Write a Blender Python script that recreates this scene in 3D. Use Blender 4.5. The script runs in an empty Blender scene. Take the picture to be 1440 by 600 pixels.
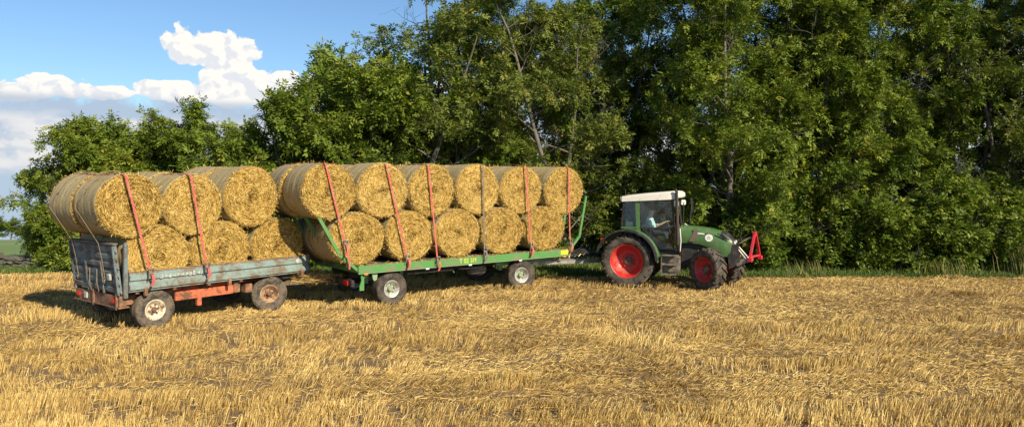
import bpy, math, random
import numpy as np
from mathutils import Vector, Matrix

# ------------------------------------------------------------------ camera, sky, sun, exposure
scene = bpy.context.scene
C = scene.collection
R = math.radians
CAM_H, FPX = 3.2, 1047.0
cam_d = bpy.data.cameras.new('camera')
cam = bpy.data.objects.new('camera', cam_d)
C.objects.link(cam)
cam.location = (0, 0, CAM_H)
cam.rotation_euler = (R(90), 0, 0)
cam_d.sensor_width = 36.0
cam_d.lens = 36.0 * FPX / 1440.0
cam_d.shift_y = -50.0 / 1440.0
cam_d.clip_end = 6000
scene.camera = cam

SUN_EL = R(32)
SUN_XY = Vector((0.64, -0.77)).normalized()
SUN_DIR = Vector((SUN_XY.x * math.cos(SUN_EL), SUN_XY.y * math.cos(SUN_EL), math.sin(SUN_EL)))
sd = bpy.data.lights.new('sun', 'SUN')
sd.energy = 5.0
sd.angle = R(0.5)
sd.color = (1.0, 0.87, 0.66)
so = bpy.data.objects.new('sun', sd)
so.rotation_euler = (-SUN_DIR).to_track_quat('-Z', 'Y').to_euler()
C.objects.link(so)

scene.view_settings.view_transform = 'Standard'
scene.view_settings.look = 'None'
scene.view_settings.gamma = 1.0
scene.view_settings.exposure = 0.50
scene.cycles.use_denoising = True
scene.cycles.max_bounces = 6
scene.cycles.transparent_max_bounces = 12


class NT:
    """small helper to write node graphs"""
    def __init__(self, tree):
        self.t = tree; self.n = tree.nodes; self.l = tree.links
    def new(self, typ, **kw):
        nd = self.n.new(typ)
        for k, v in kw.items():
            setattr(nd, k, v)
        return nd
    def put(self, sock, v):
        if isinstance(v, bpy.types.NodeSocket):
            self.l.new(v, sock)
        elif v is not None:
            if sock.type == 'RGBA' and len(v) == 3:
                v = (*v, 1)
            sock.default_value = v
    def math(self, op, a, b=None, c=None, clamp=False):
        nd = self.new('ShaderNodeMath', operation=op, use_clamp=clamp)
        self.put(nd.inputs[0], a)
        if b is not None: self.put(nd.inputs[1], b)
        if c is not None: self.put(nd.inputs[2], c)
        return nd.outputs[0]
    def mix(self, f, a, b, blend='MIX'):
        nd = self.new('ShaderNodeMix', data_type='RGBA', blend_type=blend)
        self.put(nd.inputs[0], f); self.put(nd.inputs[6], a); self.put(nd.inputs[7], b)
        return nd.outputs[2]
    def noise(self, vec, scale, detail=4, rough=0.55, dim='3D'):
        nd = self.new('ShaderNodeTexNoise', noise_dimensions=dim)
        if vec is not None: self.l.new(vec, nd.inputs['Vector'])
        nd.inputs['Scale'].default_value = scale
        nd.inputs['Detail'].default_value = detail
        nd.inputs['Roughness'].default_value = rough
        return nd.outputs['Fac']
    def smooth(self, v, a, b, o0=0.0, o1=1.0):
        nd = self.new('ShaderNodeMapRange', interpolation_type='SMOOTHSTEP')
        self.put(nd.inputs[0], v)
        for i, q in enumerate((a, b, o0, o1)):
            self.put(nd.inputs[1 + i], q)
        return nd.outputs[0]
    def comb(self, x, y, z):
        nd = self.new('ShaderNodeCombineXYZ')
        for i, q in enumerate((x, y, z)): self.put(nd.inputs[i], q)
        return nd.outputs[0]
    def mapping(self, vec, scale=(1, 1, 1), loc=(0, 0, 0), rot=(0, 0, 0)):
        nd = self.new('ShaderNodeMapping')
        self.l.new(vec, nd.inputs[0])
        nd.inputs['Location'].default_value = loc
        nd.inputs['Rotation'].default_value = rot
        nd.inputs['Scale'].default_value = scale
        return nd.outputs[0]


def build_world():
    w = bpy.data.worlds.new('World')
    scene.world = w
    w.use_nodes = True
    w.cycles.sampling_method = 'MANUAL'
    w.cycles.sample_map_resolution = 512
    t = NT(w.node_tree)
    t.n.clear()
    out = t.new('ShaderNodeOutputWorld')
    bg = t.new('ShaderNodeBackground')
    bg.inputs[1].default_value = 0.068
    t.l.new(bg.outputs[0], out.inputs[0])
    sky = t.new('ShaderNodeTexSky', sky_type='NISHITA')
    sky.sun_disc = False
    sky.sun_elevation = SUN_EL
    sky.sun_rotation = math.atan2(SUN_XY.x, SUN_XY.y)
    sky.altitude = 200
    sky.air_density = 1.0
    sky.dust_density = 0.6
    sky.ozone_density = 3.0
    co = t.new('ShaderNodeTexCoord').outputs['Generated']
    sp = t.new('ShaderNodeSeparateXYZ'); t.l.new(co, sp.inputs[0])
    az = t.math('ARCTAN2', sp.outputs[0], sp.outputs[1])
    el = t.math('ARCSINE', sp.outputs[2])
    # cloud fields are drawn over azimuth and elevation, a bank that runs all round the horizon
    def field(az_, el_):
        """cauliflower relief of the clouds at one direction"""
        q = t.comb(az_, t.math('MULTIPLY', el_, 1.2), 0.0)
        wn = t.new('ShaderNodeTexNoise', noise_dimensions='2D'); t.l.new(q, wn.inputs['Vector'])
        wn.inputs['Scale'].default_value = 30.0; wn.inputs['Detail'].default_value = 3.0
        vm = t.new('ShaderNodeVectorMath', operation='MULTIPLY_ADD')
        t.l.new(wn.outputs['Color'], vm.inputs[0]); vm.inputs[1].default_value = (0.042, 0.036, 0.0); t.l.new(q, vm.inputs[2])
        tot = None
        for sc_, am in ((34.0, 0.62), (95.0, 0.26)):
            vo = t.new('ShaderNodeTexVoronoi', feature='F1', voronoi_dimensions='2D')
            t.l.new(vm.outputs[0], vo.inputs['Vector']); vo.inputs['Scale'].default_value = sc_
            bl = t.math('MULTIPLY', t.math('SUBTRACT', 0.45, vo.outputs['Distance']), am)
            tot = bl if tot is None else t.math('ADD', tot, bl)
        return t.math('ADD', tot, t.math('MULTIPLY', t.math('SUBTRACT', t.noise(q, 24.0, 5, 0.6, '2D'), 0.5), 0.75))
    big = t.noise(t.comb(az, t.math('MULTIPLY', el, 1.35), 0.0), 7.0, 2, 0.5, '2D')
    med = field(az, el)
    med2 = field(t.math('ADD', az, 0.006), t.math('ADD', el, 0.0075))
    # bank of cumulus along the horizon
    top = t.math('ADD', 0.104, t.math('MULTIPLY', t.math('SUBTRACT', big, 0.5), 0.02))
    bank = t.math('MULTIPLY', t.math('SUBTRACT', top, el), 16.0)
    # one towering cumulus and smaller heads
    def cl(px, py, rx, ry):                # a cloud head given by its bearing and height in the sky
        u = (px - 720) / FPX
        c_ = 1 / math.sqrt(1 + u * u)
        return (math.atan(u), math.atan((250 - py) / FPX * c_), rx / FPX * c_ * c_, ry / FPX * c_)
    lobes = [cl(296, 72, 64, 30), cl(268, 70, 40, 26), cl(330, 74, 36, 22), cl(318, 103, 44, 30), cl(345, 126, 90, 24), cl(385, 118, 46, 20), cl(262, 128, 46, 16), cl(62, 121, 44, 17), cl(10, 128, 50, 15), cl(120, 130, 50, 11), cl(160, 131, 30, 9), cl(213, 127, 28, 14), cl(400, 128, 60, 18), cl(470, 122, 60, 22), cl(560, 118, 60, 26),
             (0.62, 0.13, .08, .03), (1.7, 0.14, .1, .04), (-1.9, 0.14, .1, .035)]
    body = None
    for a, e, ra, re in lobes:
        dx = t.math('DIVIDE', t.math('SUBTRACT', az, a), ra)
        dy = t.math('DIVIDE', t.math('SUBTRACT', el, e), re)
        d = t.math('SUBTRACT', 1.0, t.math('SQRT', t.math('ADD', t.math('MULTIPLY', dx, dx), t.math('MULTIPLY', dy, dy))))
        body = d if body is None else t.math('MAXIMUM', body, d)
    rag = t.math('MULTIPLY', med, 1.0)
    dcum = t.math('ADD', t.math('MULTIPLY', body, 0.9), t.math('ADD', rag, 0.05))
    dbank = t.math('ADD', t.math('MULTIPLY', bank, 0.9), t.math('MULTIPLY', rag, 0.5))
    ccum = t.smooth(dcum, 0.0, 0.13)
    cbank = t.smooth(dbank, -0.05, 0.30)
    lit = t.smooth(t.math('SUBTRACT', med, med2), -0.20, 0.08)
    white = (10.8, 10.4, 9.8)
    cumc = t.mix(lit, (8.4, 8.7, 9.2), white)
    cumc = t.mix(t.smooth(el, 0.088, 0.101), (6.0, 6.7, 7.7), cumc)
    # the bank: a grey blue layer over paler streaks, hazy blue towards the horizon
    ps = t.comb(t.math('MULTIPLY', az, 0.30), el, 3.0)
    streak = t.noise(ps, 34.0, 3, 0.55, '2D')
    low = t.smooth(t.math('ADD', streak, t.math('MULTIPLY', t.math('SUBTRACT', lit, 0.5), 0.12)), 0.30, 0.66)
    bankc = t.mix(low, (5.6, 6.4, 7.7), (8.9, 8.7, 8.7))
    bankc = t.mix(t.smooth(t.math('ADD', el, t.math('MULTIPLY', t.math('SUBTRACT', streak, 0.5), 0.04)), 0.066, 0.080), bankc, (4.8, 5.9, 7.5))
    bankc = t.mix(t.smooth(el, 0.093, 0.102), bankc, t.mix(lit, (7.4, 7.8, 8.5), (9.4, 9.2, 8.9)))
    bankc = t.mix(t.smooth(t.math('ADD', el, t.math('MULTIPLY', t.math('SUBTRACT', streak, 0.5), 0.05)), 0.03, 0.005), bankc, (5.0, 6.3, 7.9))
    skyc = t.mix(1.0, sky.outputs[0], (1.06, 1.24, 1.38), 'MULTIPLY')
    col = t.mix(t.math('MULTIPLY', cbank, 0.95), skyc, bankc)
    col = t.mix(ccum, col, cumc)
    t.l.new(col, bg.inputs[0])


build_world()

# ------------------------------------------------------------------ helpers
rng = np.random.default_rng(7)
random.seed(7)


def vnoise(x, y, seed=0):
    """2D value noise in 0..1"""
    x = np.asarray(x, float); y = np.asarray(y, float)
    xi = np.floor(x).astype(np.int64); yi = np.floor(y).astype(np.int64)
    fx = x - xi; fy = y - yi
    fx = fx * fx * (3 - 2 * fx); fy = fy * fy * (3 - 2 * fy)
    def h(a, b):
        n = (a * 374761393 + b * 668265263 + seed * 144665) & 0x7fffffff
        n = ((n ^ (n >> 13)) * 1274126177) & 0x7fffffff
        return ((n ^ (n >> 16)) & 0xffff) / 65535.0
    return (h(xi, yi) * (1 - fx) + h(xi + 1, yi) * fx) * (1 - fy) + (h(xi, yi + 1) * (1 - fx) + h(xi + 1, yi + 1) * fx) * fy


def fbm(x, y, seed=0, o=4):
    s = 0; a = 0.5; n = 0
    for i in range(o):
        s = s + a * vnoise(np.asarray(x) * 2 ** i, np.asarray(y) * 2 ** i, seed + i); n += a; a *= 0.5
    return s / n


def np_mesh(name, verts, faces, attr=None, smooth=False):
    """verts (n,3), faces list of index arrays each (m,k); attr: per-face float"""
    me = bpy.data.meshes.new(name)
    verts = np.asarray(verts, np.float32)
    me.vertices.add(len(verts)); me.vertices.foreach_set('co', verts.ravel())
    if not isinstance(faces, list): faces = [faces]
    faces = [np.asarray(f, np.int32) for f in faces if len(f)]
    tot = sum(f.size for f in faces); npol = sum(len(f) for f in faces)
    me.loops.add(tot); me.polygons.add(npol)
    me.loops.foreach_set('vertex_index', np.concatenate([f.ravel() for f in faces]))
    ls = []; o = 0
    for f in faces:
        ls.append(o + np.arange(len(f)) * f.shape[1]); o += f.size
    me.polygons.foreach_set('loop_start', np.concatenate(ls).astype(np.int32))
    if smooth:
        me.polygons.foreach_set('use_smooth', np.ones(npol, bool))
    me.update(calc_edges=True)
    if attr is not None:
        a = me.attributes.new('rnd', 'FLOAT', 'FACE')
        a.data.foreach_set('value', np.asarray(attr, np.float32))
    return me


def link(name, me, mat=None, parent=None, loc=(0, 0, 0), rot=(0, 0, 0), scale=(1, 1, 1)):
    o = bpy.data.objects.new(name, me)
    C.objects.link(o)
    if mat is not None and me is not None:
        if not len(me.materials): me.materials.append(mat)
    o.parent = parent
    o.location = loc; o.rotation_euler = rot; o.scale = scale
    return o


def tag(o, label=None, cat=None, group=None, kind=None):
    if label: o['label'] = label
    if cat: o['category'] = cat
    if group: o['group'] = group
    if kind: o['kind'] = kind
    return o


def empty(name, loc=(0, 0, 0), rz=0.0, parent=None):
    o = bpy.data.objects.new(name, None)
    C.objects.link(o)
    o.empty_display_size = 0.2
    o.location = loc; o.rotation_euler = (0, 0, rz); o.parent = parent
    return o


class MB:
    """collects shapes into one mesh"""
    def __init__(s):
        s.v = []; s.f = []
    def add(s, vs, fs):
        b = len(s.v); s.v += [tuple(map(float, p)) for p in vs]; s.f += [tuple(b + i for i in f) for f in fs]
        return s
    def hexa(s, p):
        return s.add(p, [(0, 3, 2, 1), (4, 5, 6, 7), (0, 1, 5, 4), (1, 2, 6, 5), (2, 3, 7, 6), (3, 0, 4, 7)])
    def box(s, x0, x1, y0, y1, z0, z1):
        return s.hexa([(x0, y0, z0), (x1, y0, z0), (x1, y1, z0), (x0, y1, z0), (x0, y0, z1), (x1, y0, z1), (x1, y1, z1), (x0, y1, z1)])
    def bar(s, p, q, w, h, up=(0, 0, 1)):
        """bar of section w (sideways) x h (along up)"""
        p = Vector(p); q = Vector(q); d = (q - p).normalized(); up = Vector(up)
        if abs(d.dot(up)) > 0.98: up = Vector((1, 0, 0))
        a = d.cross(up).normalized() * (w / 2); b = a.cross(d).normalized() * (h / 2)
        return s.hexa([p - a - b, p + a - b, p + a + b, p - a + b, q - a - b, q + a - b, q + a + b, q - a + b])
    def tube(s, pts, r, n=8, cap=True):
        pts = [Vector(p) for p in pts]
        rs = r if isinstance(r, (list, tuple)) else [r] * len(pts)
        vs = []; fs = []
        ref = None
        for i, p in enumerate(pts):
            d = (pts[min(i + 1, len(pts) - 1)] - pts[max(i - 1, 0)]).normalized()
            if ref is None:
                ref = Vector((0, 0, 1)) if abs(d.z) < 0.9 else Vector((1, 0, 0))
            a = d.cross(ref).normalized(); ref = a.cross(d).normalized()
            for k in range(n):
                t = 2 * math.pi * k / n
                vs.append(p + (a * math.cos(t) + ref * math.sin(t)) * rs[i])
        for i in range(len(pts) - 1):
            for k in range(n):
                fs.append((i * n + k, i * n + (k + 1) % n, (i + 1) * n + (k + 1) % n, (i + 1) * n + k))
        if cap:
            fs.append(tuple(reversed(range(n)))); fs.append(tuple(range((len(pts) - 1) * n, len(pts) * n)))
        return s.add(vs, fs)
    def lathe(s, prof, n=40, closed=False, axis='y', a0=0, a1=2 * math.pi):
        """prof of (r, h) around an axis"""
        full = abs(a1 - a0 - 2 * math.pi) < 1e-6
        m = n if full else n + 1
        vs = []; fs = []
        for k in range(m):
            t = a0 + (a1 - a0) * k / n
            c, q = math.cos(t), math.sin(t)
            for r, h in prof:
                vs.append((r * c, h, r * q) if axis == 'y' else ((r * c, r * q, h) if axis == 'z' else (h, r * c, r * q)))
        L = len(prof)
        for k in range(n):
            k2 = (k + 1) % m
            for i in range(L if closed else L - 1):
                j = (i + 1) % L
                fs.append((k * L + i, k * L + j, k2 * L + j, k2 * L + i))
        return s.add(vs, fs)
    def prism(s, poly, x0, x1, axis='x'):
        """poly of 2D points swept along an axis; axis x: points are (y,z), axis y: points are (x,z)"""
        n = len(poly)
        if axis == 'x':
            vs = [(x0, a, b) for a, b in poly] + [(x1, a, b) for a, b in poly]
        else:
            vs = [(a, x0, b) for a, b in poly] + [(a, x1, b) for a, b in poly]
        fs = [tuple(range(n)), tuple(reversed(range(n, 2 * n)))] + [(i, (i + 1) % n, n + (i + 1) % n, n + i) for i in range(n)]
        return s.add(vs, fs)
    def loft(s, rings, cap=True):
        n = len(rings[0]); vs = [p for r in rings for p in r]; fs = []
        for i in range(len(rings) - 1):
            for k in range(n):
                fs.append((i * n + k, i * n + (k + 1) % n, (i + 1) * n + (k + 1) % n, (i + 1) * n + k))
        if cap:
            fs.append(tuple(reversed(range(n)))); fs.append(tuple(range((len(rings) - 1) * n, len(rings) * n)))
        return s.add(vs, fs)
    def mesh(s, name, smooth=False, bevel=0.0):
        import bmesh
        me = bpy.data.meshes.new(name)
        me.from_pydata(s.v, [], s.f)
        bm = bmesh.new(); bm.from_mesh(me)
        bmesh.ops.recalc_face_normals(bm, faces=bm.faces)
        if bevel:
            es = [e for e in bm.edges if len(e.link_faces) == 2 and e.calc_face_angle(0) > 0.6]
            bmesh.ops.bevel(bm, geom=es, offset=bevel, segments=2, affect='EDGES', clamp_overlap=True)
        bm.to_mesh(me); bm.free()
        if smooth:
            for p in me.polygons: p.use_smooth = True
            try:
                me.set_sharp_from_angle(angle=R(38))
            except Exception:
                pass
        me.update()
        return me
    def build(s, name, mat, parent=None, smooth=False, bevel=0.0, loc=(0, 0, 0), rot=(0, 0, 0)):
        return link(name, s.mesh(name, smooth, bevel), mat, parent, loc, rot)


# ------------------------------------------------------------------ materials
def base_mat(name):
    m = bpy.data.materials.new(name); m.use_nodes = True
    t = NT(m.node_tree)
    b = t.n['Principled BSDF']
    return m, t, b


def paint(name, col, rough=0.5, metal=0.0, dirt=None, dirt_amt=0.35, dirt_scale=6.0, vary=0.12, bump=0.0, bscale=60, spec=0.5, edge=None):
    m, t, b = base_mat(name)
    co = t.new('ShaderNodeTexCoord').outputs['Object']
    n1 = t.noise(co, dirt_scale, 6, 0.62)
    n2 = t.noise(co, dirt_scale * 7, 4, 0.6)
    c = t.mix(t.smooth(n2, 0.3, 0.7), tuple(x * (1 - vary) for x in col), tuple(min(1, x * (1 + vary)) for x in col))
    if dirt is not None:
        f = t.smooth(t.math('ADD', n1, t.math('MULTIPLY', t.math('SUBTRACT', n2, 0.5), 0.5)), 0.62 - dirt_amt * 0.5, 0.78 - dirt_amt * 0.4)
        c = t.mix(f, c, dirt)
        t.put(b.inputs['Roughness'], t.smooth(f, 0, 1, rough, min(1, rough + 0.35)))
    else:
        t.put(b.inputs['Roughness'], t.smooth(n1, 0.3, 0.7, max(0, rough - 0.08), min(1, rough + 0.08)))
    t.put(b.inputs['Base Color'], c)
    b.inputs['Metallic'].default_value = metal
    b.inputs['Specular IOR Level'].default_value = spec
    if bump:
        bp = t.new('ShaderNodeBump'); bp.inputs['Strength'].default_value = bump; bp.inputs['Distance'].default_value = 0.01
        t.l.new(t.noise(co, bscale, 4), bp.inputs['Height']); t.l.new(bp.outputs[0], b.inputs['Normal'])
    return m


def attr_mat(name, cols, rough=0.6, transl=0.0, spec=0.18, objvar=0.0, transl_gain=1.0):
    """colour picked per face by the attribute rnd"""
    m, t, b = base_mat(name)
    a = t.new('ShaderNodeAttribute', attribute_name='rnd').outputs['Fac']
    if objvar:
        oi = t.new('ShaderNodeObjectInfo').outputs['Random']
        a = t.math('ADD', a, t.math('MULTIPLY', t.math('SUBTRACT', oi, 0.5), objvar), clamp=True)
    rp = t.new('ShaderNodeValToRGB')
    els = rp.color_ramp.elements
    while len(els) < len(cols): els.new(0.5)
    for e, (pos, c) in zip(els, cols):
        e.position = pos; e.color = (*c, 1)
    t.l.new(a, rp.inputs[0])
    t.l.new(rp.outputs[0], b.inputs['Base Color'])
    b.inputs['Roughness'].default_value = rough
    b.inputs['Specular IOR Level'].default_value = spec
    if transl:
        tr = t.new('ShaderNodeBsdfTranslucent')
        cc = t.mix(1.0, rp.outputs[0], (1.25 * transl_gain, 1.3 * transl_gain, 0.6 * transl_gain), 'MULTIPLY')
        t.l.new(cc, tr.inputs[0])
        mx = t.new('ShaderNodeMixShader'); mx.inputs[0].default_value = transl
        t.l.new(b.outputs[0], mx.inputs[1]); t.l.new(tr.outputs[0], mx.inputs[2])
        t.l.new(mx.outputs[0], t.n['Material Output'].inputs[0])
    return m


def glass_mat(name, tint=(0.90, 0.95, 0.94), gloss=0.0):
    m, t, b = base_mat(name)
    t.n.remove(b)
    tr = t.new('ShaderNodeBsdfTransparent'); tr.inputs[0].default_value = (*tint, 1)
    gl = t.new('ShaderNodeBsdfGlossy'); gl.inputs[0].default_value = (0.9, 0.95, 1, 1); gl.inputs['Roughness'].default_value = 0.03
    fr = t.new('ShaderNodeFresnel'); fr.inputs[0].default_value = 1.5
    mx = t.new('ShaderNodeMixShader')
    t.l.new(t.math('ADD', fr.outputs[0], gloss * 0.3), mx.inputs[0])
    t.l.new(tr.outputs[0], mx.inputs[1]); t.l.new(gl.outputs[0], mx.inputs[2])
    t.l.new(mx.outputs[0], t.n['Material Output'].inputs[0])
    return m


M = {}
DUST = (0.30, 0.24, 0.16)
RUST = (0.16, 0.075, 0.035)
M['tyre'] = paint('tyre_rubber', (0.024, 0.022, 0.021), 0.85, dirt=(0.105, 0.085, 0.062), dirt_amt=0.50, dirt_scale=5, bump=0.3, bscale=40)
M['tyre_pale'] = paint('dusty_tyre_rubber', (0.042, 0.037, 0.033), 0.9, dirt=(0.15, 0.12, 0.085), dirt_amt=0.52, dirt_scale=5, bump=0.3, bscale=40)
M['rim_cream'] = paint('cream_rim_paint', (0.62, 0.55, 0.40), 0.55, dirt=RUST, dirt_amt=0.28, dirt_scale=8)
M['rim_rust'] = paint('rusty_rim', (0.40, 0.26, 0.15), 0.7, dirt=RUST, dirt_amt=0.42, dirt_scale=7)
M['rim_grey'] = paint('grey_rim', (0.50, 0.50, 0.46), 0.45, metal=0.2, dirt=(0.20, 0.16, 0.11), dirt_amt=0.35)
M['rim_red'] = paint('red_rim_paint', (0.55, 0.022, 0.018), 0.42, dirt=(0.30, 0.10, 0.07), dirt_amt=0.32)
M['hub'] = paint('hub_metal', (0.10, 0.085, 0.065), 0.6, metal=0.4, dirt=DUST, dirt_amt=0.3)
M['green'] = paint('tractor_green', (0.066, 0.150, 0.046), 0.36, dirt=(0.12, 0.15, 0.07), dirt_amt=0.24, vary=0.06)
M['trailer_green'] = paint('trailer_green', (0.075, 0.25, 0.060), 0.5, dirt=(0.17, 0.19, 0.10), dirt_amt=0.30, vary=0.08)
M['pale_green'] = paint('faded_green', (0.20, 0.34, 0.16), 0.55, dirt=DUST, dirt_amt=0.3)
M['black'] = paint('black_plastic', (0.016, 0.016, 0.016), 0.5, dirt=(0.06, 0.05, 0.038), dirt_amt=0.28)
M['dark'] = paint('dark_steel', (0.028, 0.028, 0.027), 0.6, metal=0.2, dirt=(0.08, 0.062, 0.045), dirt_amt=0.32)
M['grey'] = paint('grey_plastic', (0.085, 0.08, 0.075), 0.6, dirt=(0.22, 0.18, 0.12), dirt_amt=0.4)
M['steel'] = paint('bare_steel', (0.42, 0.41, 0.39), 0.4, metal=0.7, dirt=(0.25, 0.20, 0.14), dirt_amt=0.4)
M['roof'] = paint('cream_roof', (0.74, 0.71, 0.62), 0.45, dirt=(0.48, 0.44, 0.34), dirt_amt=0.2, vary=0.03)
M['white'] = paint('white_plastic', (0.78, 0.77, 0.72), 0.4, vary=0.04)
M['lamp'] = paint('lamp_lens', (0.80, 0.78, 0.70), 0.15, vary=0.04)
M['amber'] = paint('amber_lens', (0.75, 0.26, 0.03), 0.2, vary=0.05)
M['red_lens'] = paint('red_lens', (0.55, 0.02, 0.02), 0.2, vary=0.05)
M['red'] = paint('red_implement_paint', (0.60, 0.030, 0.045), 0.45, dirt=(0.25, 0.08, 0.06), dirt_amt=0.2)
M['exhaust'] = paint('exhaust_metal', (0.035, 0.028, 0.023), 0.65, metal=0.2, dirt=(0.09, 0.05, 0.03), dirt_amt=0.3)
M['shield'] = paint('brown_shield', (0.17, 0.125, 0.095), 0.6, metal=0.2, dirt=RUST, dirt_amt=0.2)
M['brass'] = paint('brass_fitting', (0.48, 0.33, 0.10), 0.4, metal=0.5, dirt=DUST, dirt_amt=0.3)
M['orange'] = paint('orange_chassis', (0.66, 0.15, 0.065), 0.6, dirt=(0.15, 0.075, 0.04), dirt_amt=0.36, dirt_scale=3.5)
M['rusty'] = paint('rusty_chassis', (0.33, 0.16, 0.085), 0.75, dirt=(0.15, 0.09, 0.055), dirt_amt=0.5, dirt_scale=5)
M['blue'] = paint('faded_blue_boards', (0.22, 0.295, 0.275), 0.6, dirt=(0.17, 0.135, 0.095), dirt_amt=0.36, dirt_scale=4.0, vary=0.16)
M['blue_dark'] = paint('worn_blue_tailgate', (0.15, 0.20, 0.205), 0.6, dirt=(0.12, 0.10, 0.08), dirt_amt=0.42, dirt_scale=5.0, vary=0.2)
M['wood'] = paint('weathered_wood', (0.20, 0.15, 0.10), 0.85, dirt=(0.10, 0.075, 0.05), dirt_amt=0.4)
M['deck'] = paint('trailer_deck', (0.10, 0.085, 0.06), 0.85, dirt=(0.25, 0.19, 0.09), dirt_amt=0.4)
M['yellow'] = paint('yellow_sticker', (0.85, 0.72, 0.03), 0.5, vary=0.05)
M['letter_white'] = paint('worn_white_letters', (0.52, 0.50, 0.42), 0.7, dirt=(0.30, 0.36, 0.34), dirt_amt=0.4, dirt_scale=25)
M['letter_yellow'] = paint('yellow_letters', (0.75, 0.68, 0.08), 0.6, dirt=(0.15, 0.30, 0.06), dirt_amt=0.25, dirt_scale=20)
M['strap_red'] = paint('red_webbing', (0.50, 0.095, 0.078), 0.75, vary=0.25, dirt=(0.46, 0.19, 0.15), dirt_amt=0.3)
M['strap_grey'] = paint('grey_webbing', (0.16, 0.145, 0.115), 0.8, vary=0.15)
M['rope'] = paint('tan_rope', (0.27, 0.20, 0.12), 0.85)
M['skin'] = paint('skin', (0.55, 0.33, 0.23), 0.5, vary=0.05)
M['shirt'] = paint('pale_blue_shirt', (0.62, 0.80, 0.80), 0.8, vary=0.08)
M['trouser'] = paint('dark_trousers', (0.04, 0.05, 0.08), 0.85)
M['hair'] = paint('brown_hair', (0.07, 0.045, 0.03), 0.7)
M['seat'] = paint('seat_fabric', (0.035, 0.035, 0.038), 0.9)
M['glass'] = glass_mat('cab_glass')
M['stone'] = paint('field_stone', (0.115, 0.10, 0.088), 0.9, dirt=(0.09, 0.10, 0.06), dirt_amt=0.4, dirt_scale=8, bump=0.6, bscale=18)
M['bark'] = paint('grey_bark', (0.16, 0.135, 0.11), 0.9, dirt=(0.09, 0.10, 0.06), dirt_amt=0.35, dirt_scale=3, bump=0.6, bscale=22)

LEAF = [(0.0, (0.060, 0.098, 0.012)), (0.45, (0.132, 0.188, 0.022)), (0.8, (0.208, 0.255, 0.034)), (1.0, (0.34, 0.29, 0.04))]
LEAF2 = [(0.0, (0.050, 0.094, 0.012)), (0.5, (0.120, 0.175, 0.020)), (0.85, (0.195, 0.240, 0.030)), (1.0, (0.30, 0.29, 0.035))]
LEAF3 = [(0.0, (0.066, 0.094, 0.016)), (0.5, (0.138, 0.175, 0.030)), (0.85, (0.205, 0.232, 0.046)), (1.0, (0.33, 0.28, 0.06))]
M['leaf'] = attr_mat('ash_leaves', LEAF, 0.5, 0.22, objvar=0.16)
M['leaf_green'] = attr_mat('shrub_leaves', LEAF2, 0.5, 0.22, objvar=0.16)
M['leaf_olive'] = attr_mat('olive_leaves', LEAF3, 0.55, 0.22, objvar=0.14)
M['straw'] = attr_mat('stubble_straw', [(0.0, (0.20, 0.130, 0.058)), (0.35, (0.45, 0.300, 0.105)), (0.75, (0.69, 0.490, 0.170)), (1.0, (0.82, 0.645, 0.27))], 0.5, 0.12, transl_gain=0.75)
M['grass'] = attr_mat('verge_grass', [(0.0, (0.045, 0.085, 0.018)), (0.6, (0.10, 0.16, 0.035)), (0.85, (0.16, 0.19, 0.05)), (1.0, (0.42, 0.34, 0.14))], 0.55, 0.25)


def bale_mat():
    m, t, b = base_mat('bale_straw')
    co = t.new('ShaderNodeTexCoord').outputs['Object']
    sp = t.new('ShaderNodeSeparateXYZ'); t.l.new(co, sp.inputs[0])
    x, y, z = sp.outputs
    r = t.math('SQRT', t.math('ADD', t.math('MULTIPLY', x, x), t.math('MULTIPLY', z, z)))
    an = t.math('ARCTAN2', z, x)
    # straw wound round the axis: noise stretched along the winding, centre rougher
    swirl = t.comb(t.math('MULTIPLY', t.math('COSINE', t.math('ADD', an, t.math('MULTIPLY', r, 2.0))), 1.6), t.math('MULTIPLY', t.math('SINE', an), 1.6), t.math('MULTIPLY', r, 22.0))
    n1 = t.noise(swirl, 2.2, 6, 0.68)
    n2 = t.noise(co, 9.0, 5, 0.65)
    n3 = t.noise(co, 55.0, 4, 0.7)
    a = t.new('ShaderNodeAttribute', attribute_name='rnd').outputs['Fac']
    oi = t.new('ShaderNodeObjectInfo').outputs['Random']
    f = t.math('ADD', t.math('MULTIPLY', n1, 0.80), t.math('ADD', t.math('MULTIPLY', n3, 0.30), t.math('SUBTRACT', t.math('MULTIPLY', a, 0.55), 0.20)))
    f = t.math('ADD', f, t.math('MULTIPLY', t.math('SUBTRACT', n2, 0.5), 0.55))
    f = t.math('ADD', f, t.math('MULTIPLY', t.math('SUBTRACT', oi, 0.5), 0.10))
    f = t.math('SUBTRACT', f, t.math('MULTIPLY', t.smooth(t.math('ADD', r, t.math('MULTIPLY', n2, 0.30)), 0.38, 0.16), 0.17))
    rp = t.new('ShaderNodeValToRGB')
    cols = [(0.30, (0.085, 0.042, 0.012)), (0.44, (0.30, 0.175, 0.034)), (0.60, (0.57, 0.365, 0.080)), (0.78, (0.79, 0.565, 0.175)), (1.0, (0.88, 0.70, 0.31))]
    els = rp.color_ramp.elements
    while len(els) < len(cols): els.new(0.5)
    for e, (p, c) in zip(els, cols): e.position = p; e.color = (*c, 1)
    t.l.new(f, rp.inputs[0]); t.l.new(rp.outputs[0], b.inputs['Base Color'])
    b.inputs['Roughness'].default_value = 0.65
    b.inputs['Specular IOR Level'].default_value = 0.25
    bp = t.new('ShaderNodeBump'); bp.inputs['Strength'].default_value = 0.9; bp.inputs['Distance'].default_value = 0.025
    t.l.new(t.math('ADD', n1, n3), bp.inputs['Height']); t.l.new(bp.outputs[0], b.inputs['Normal'])
    return m


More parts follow.
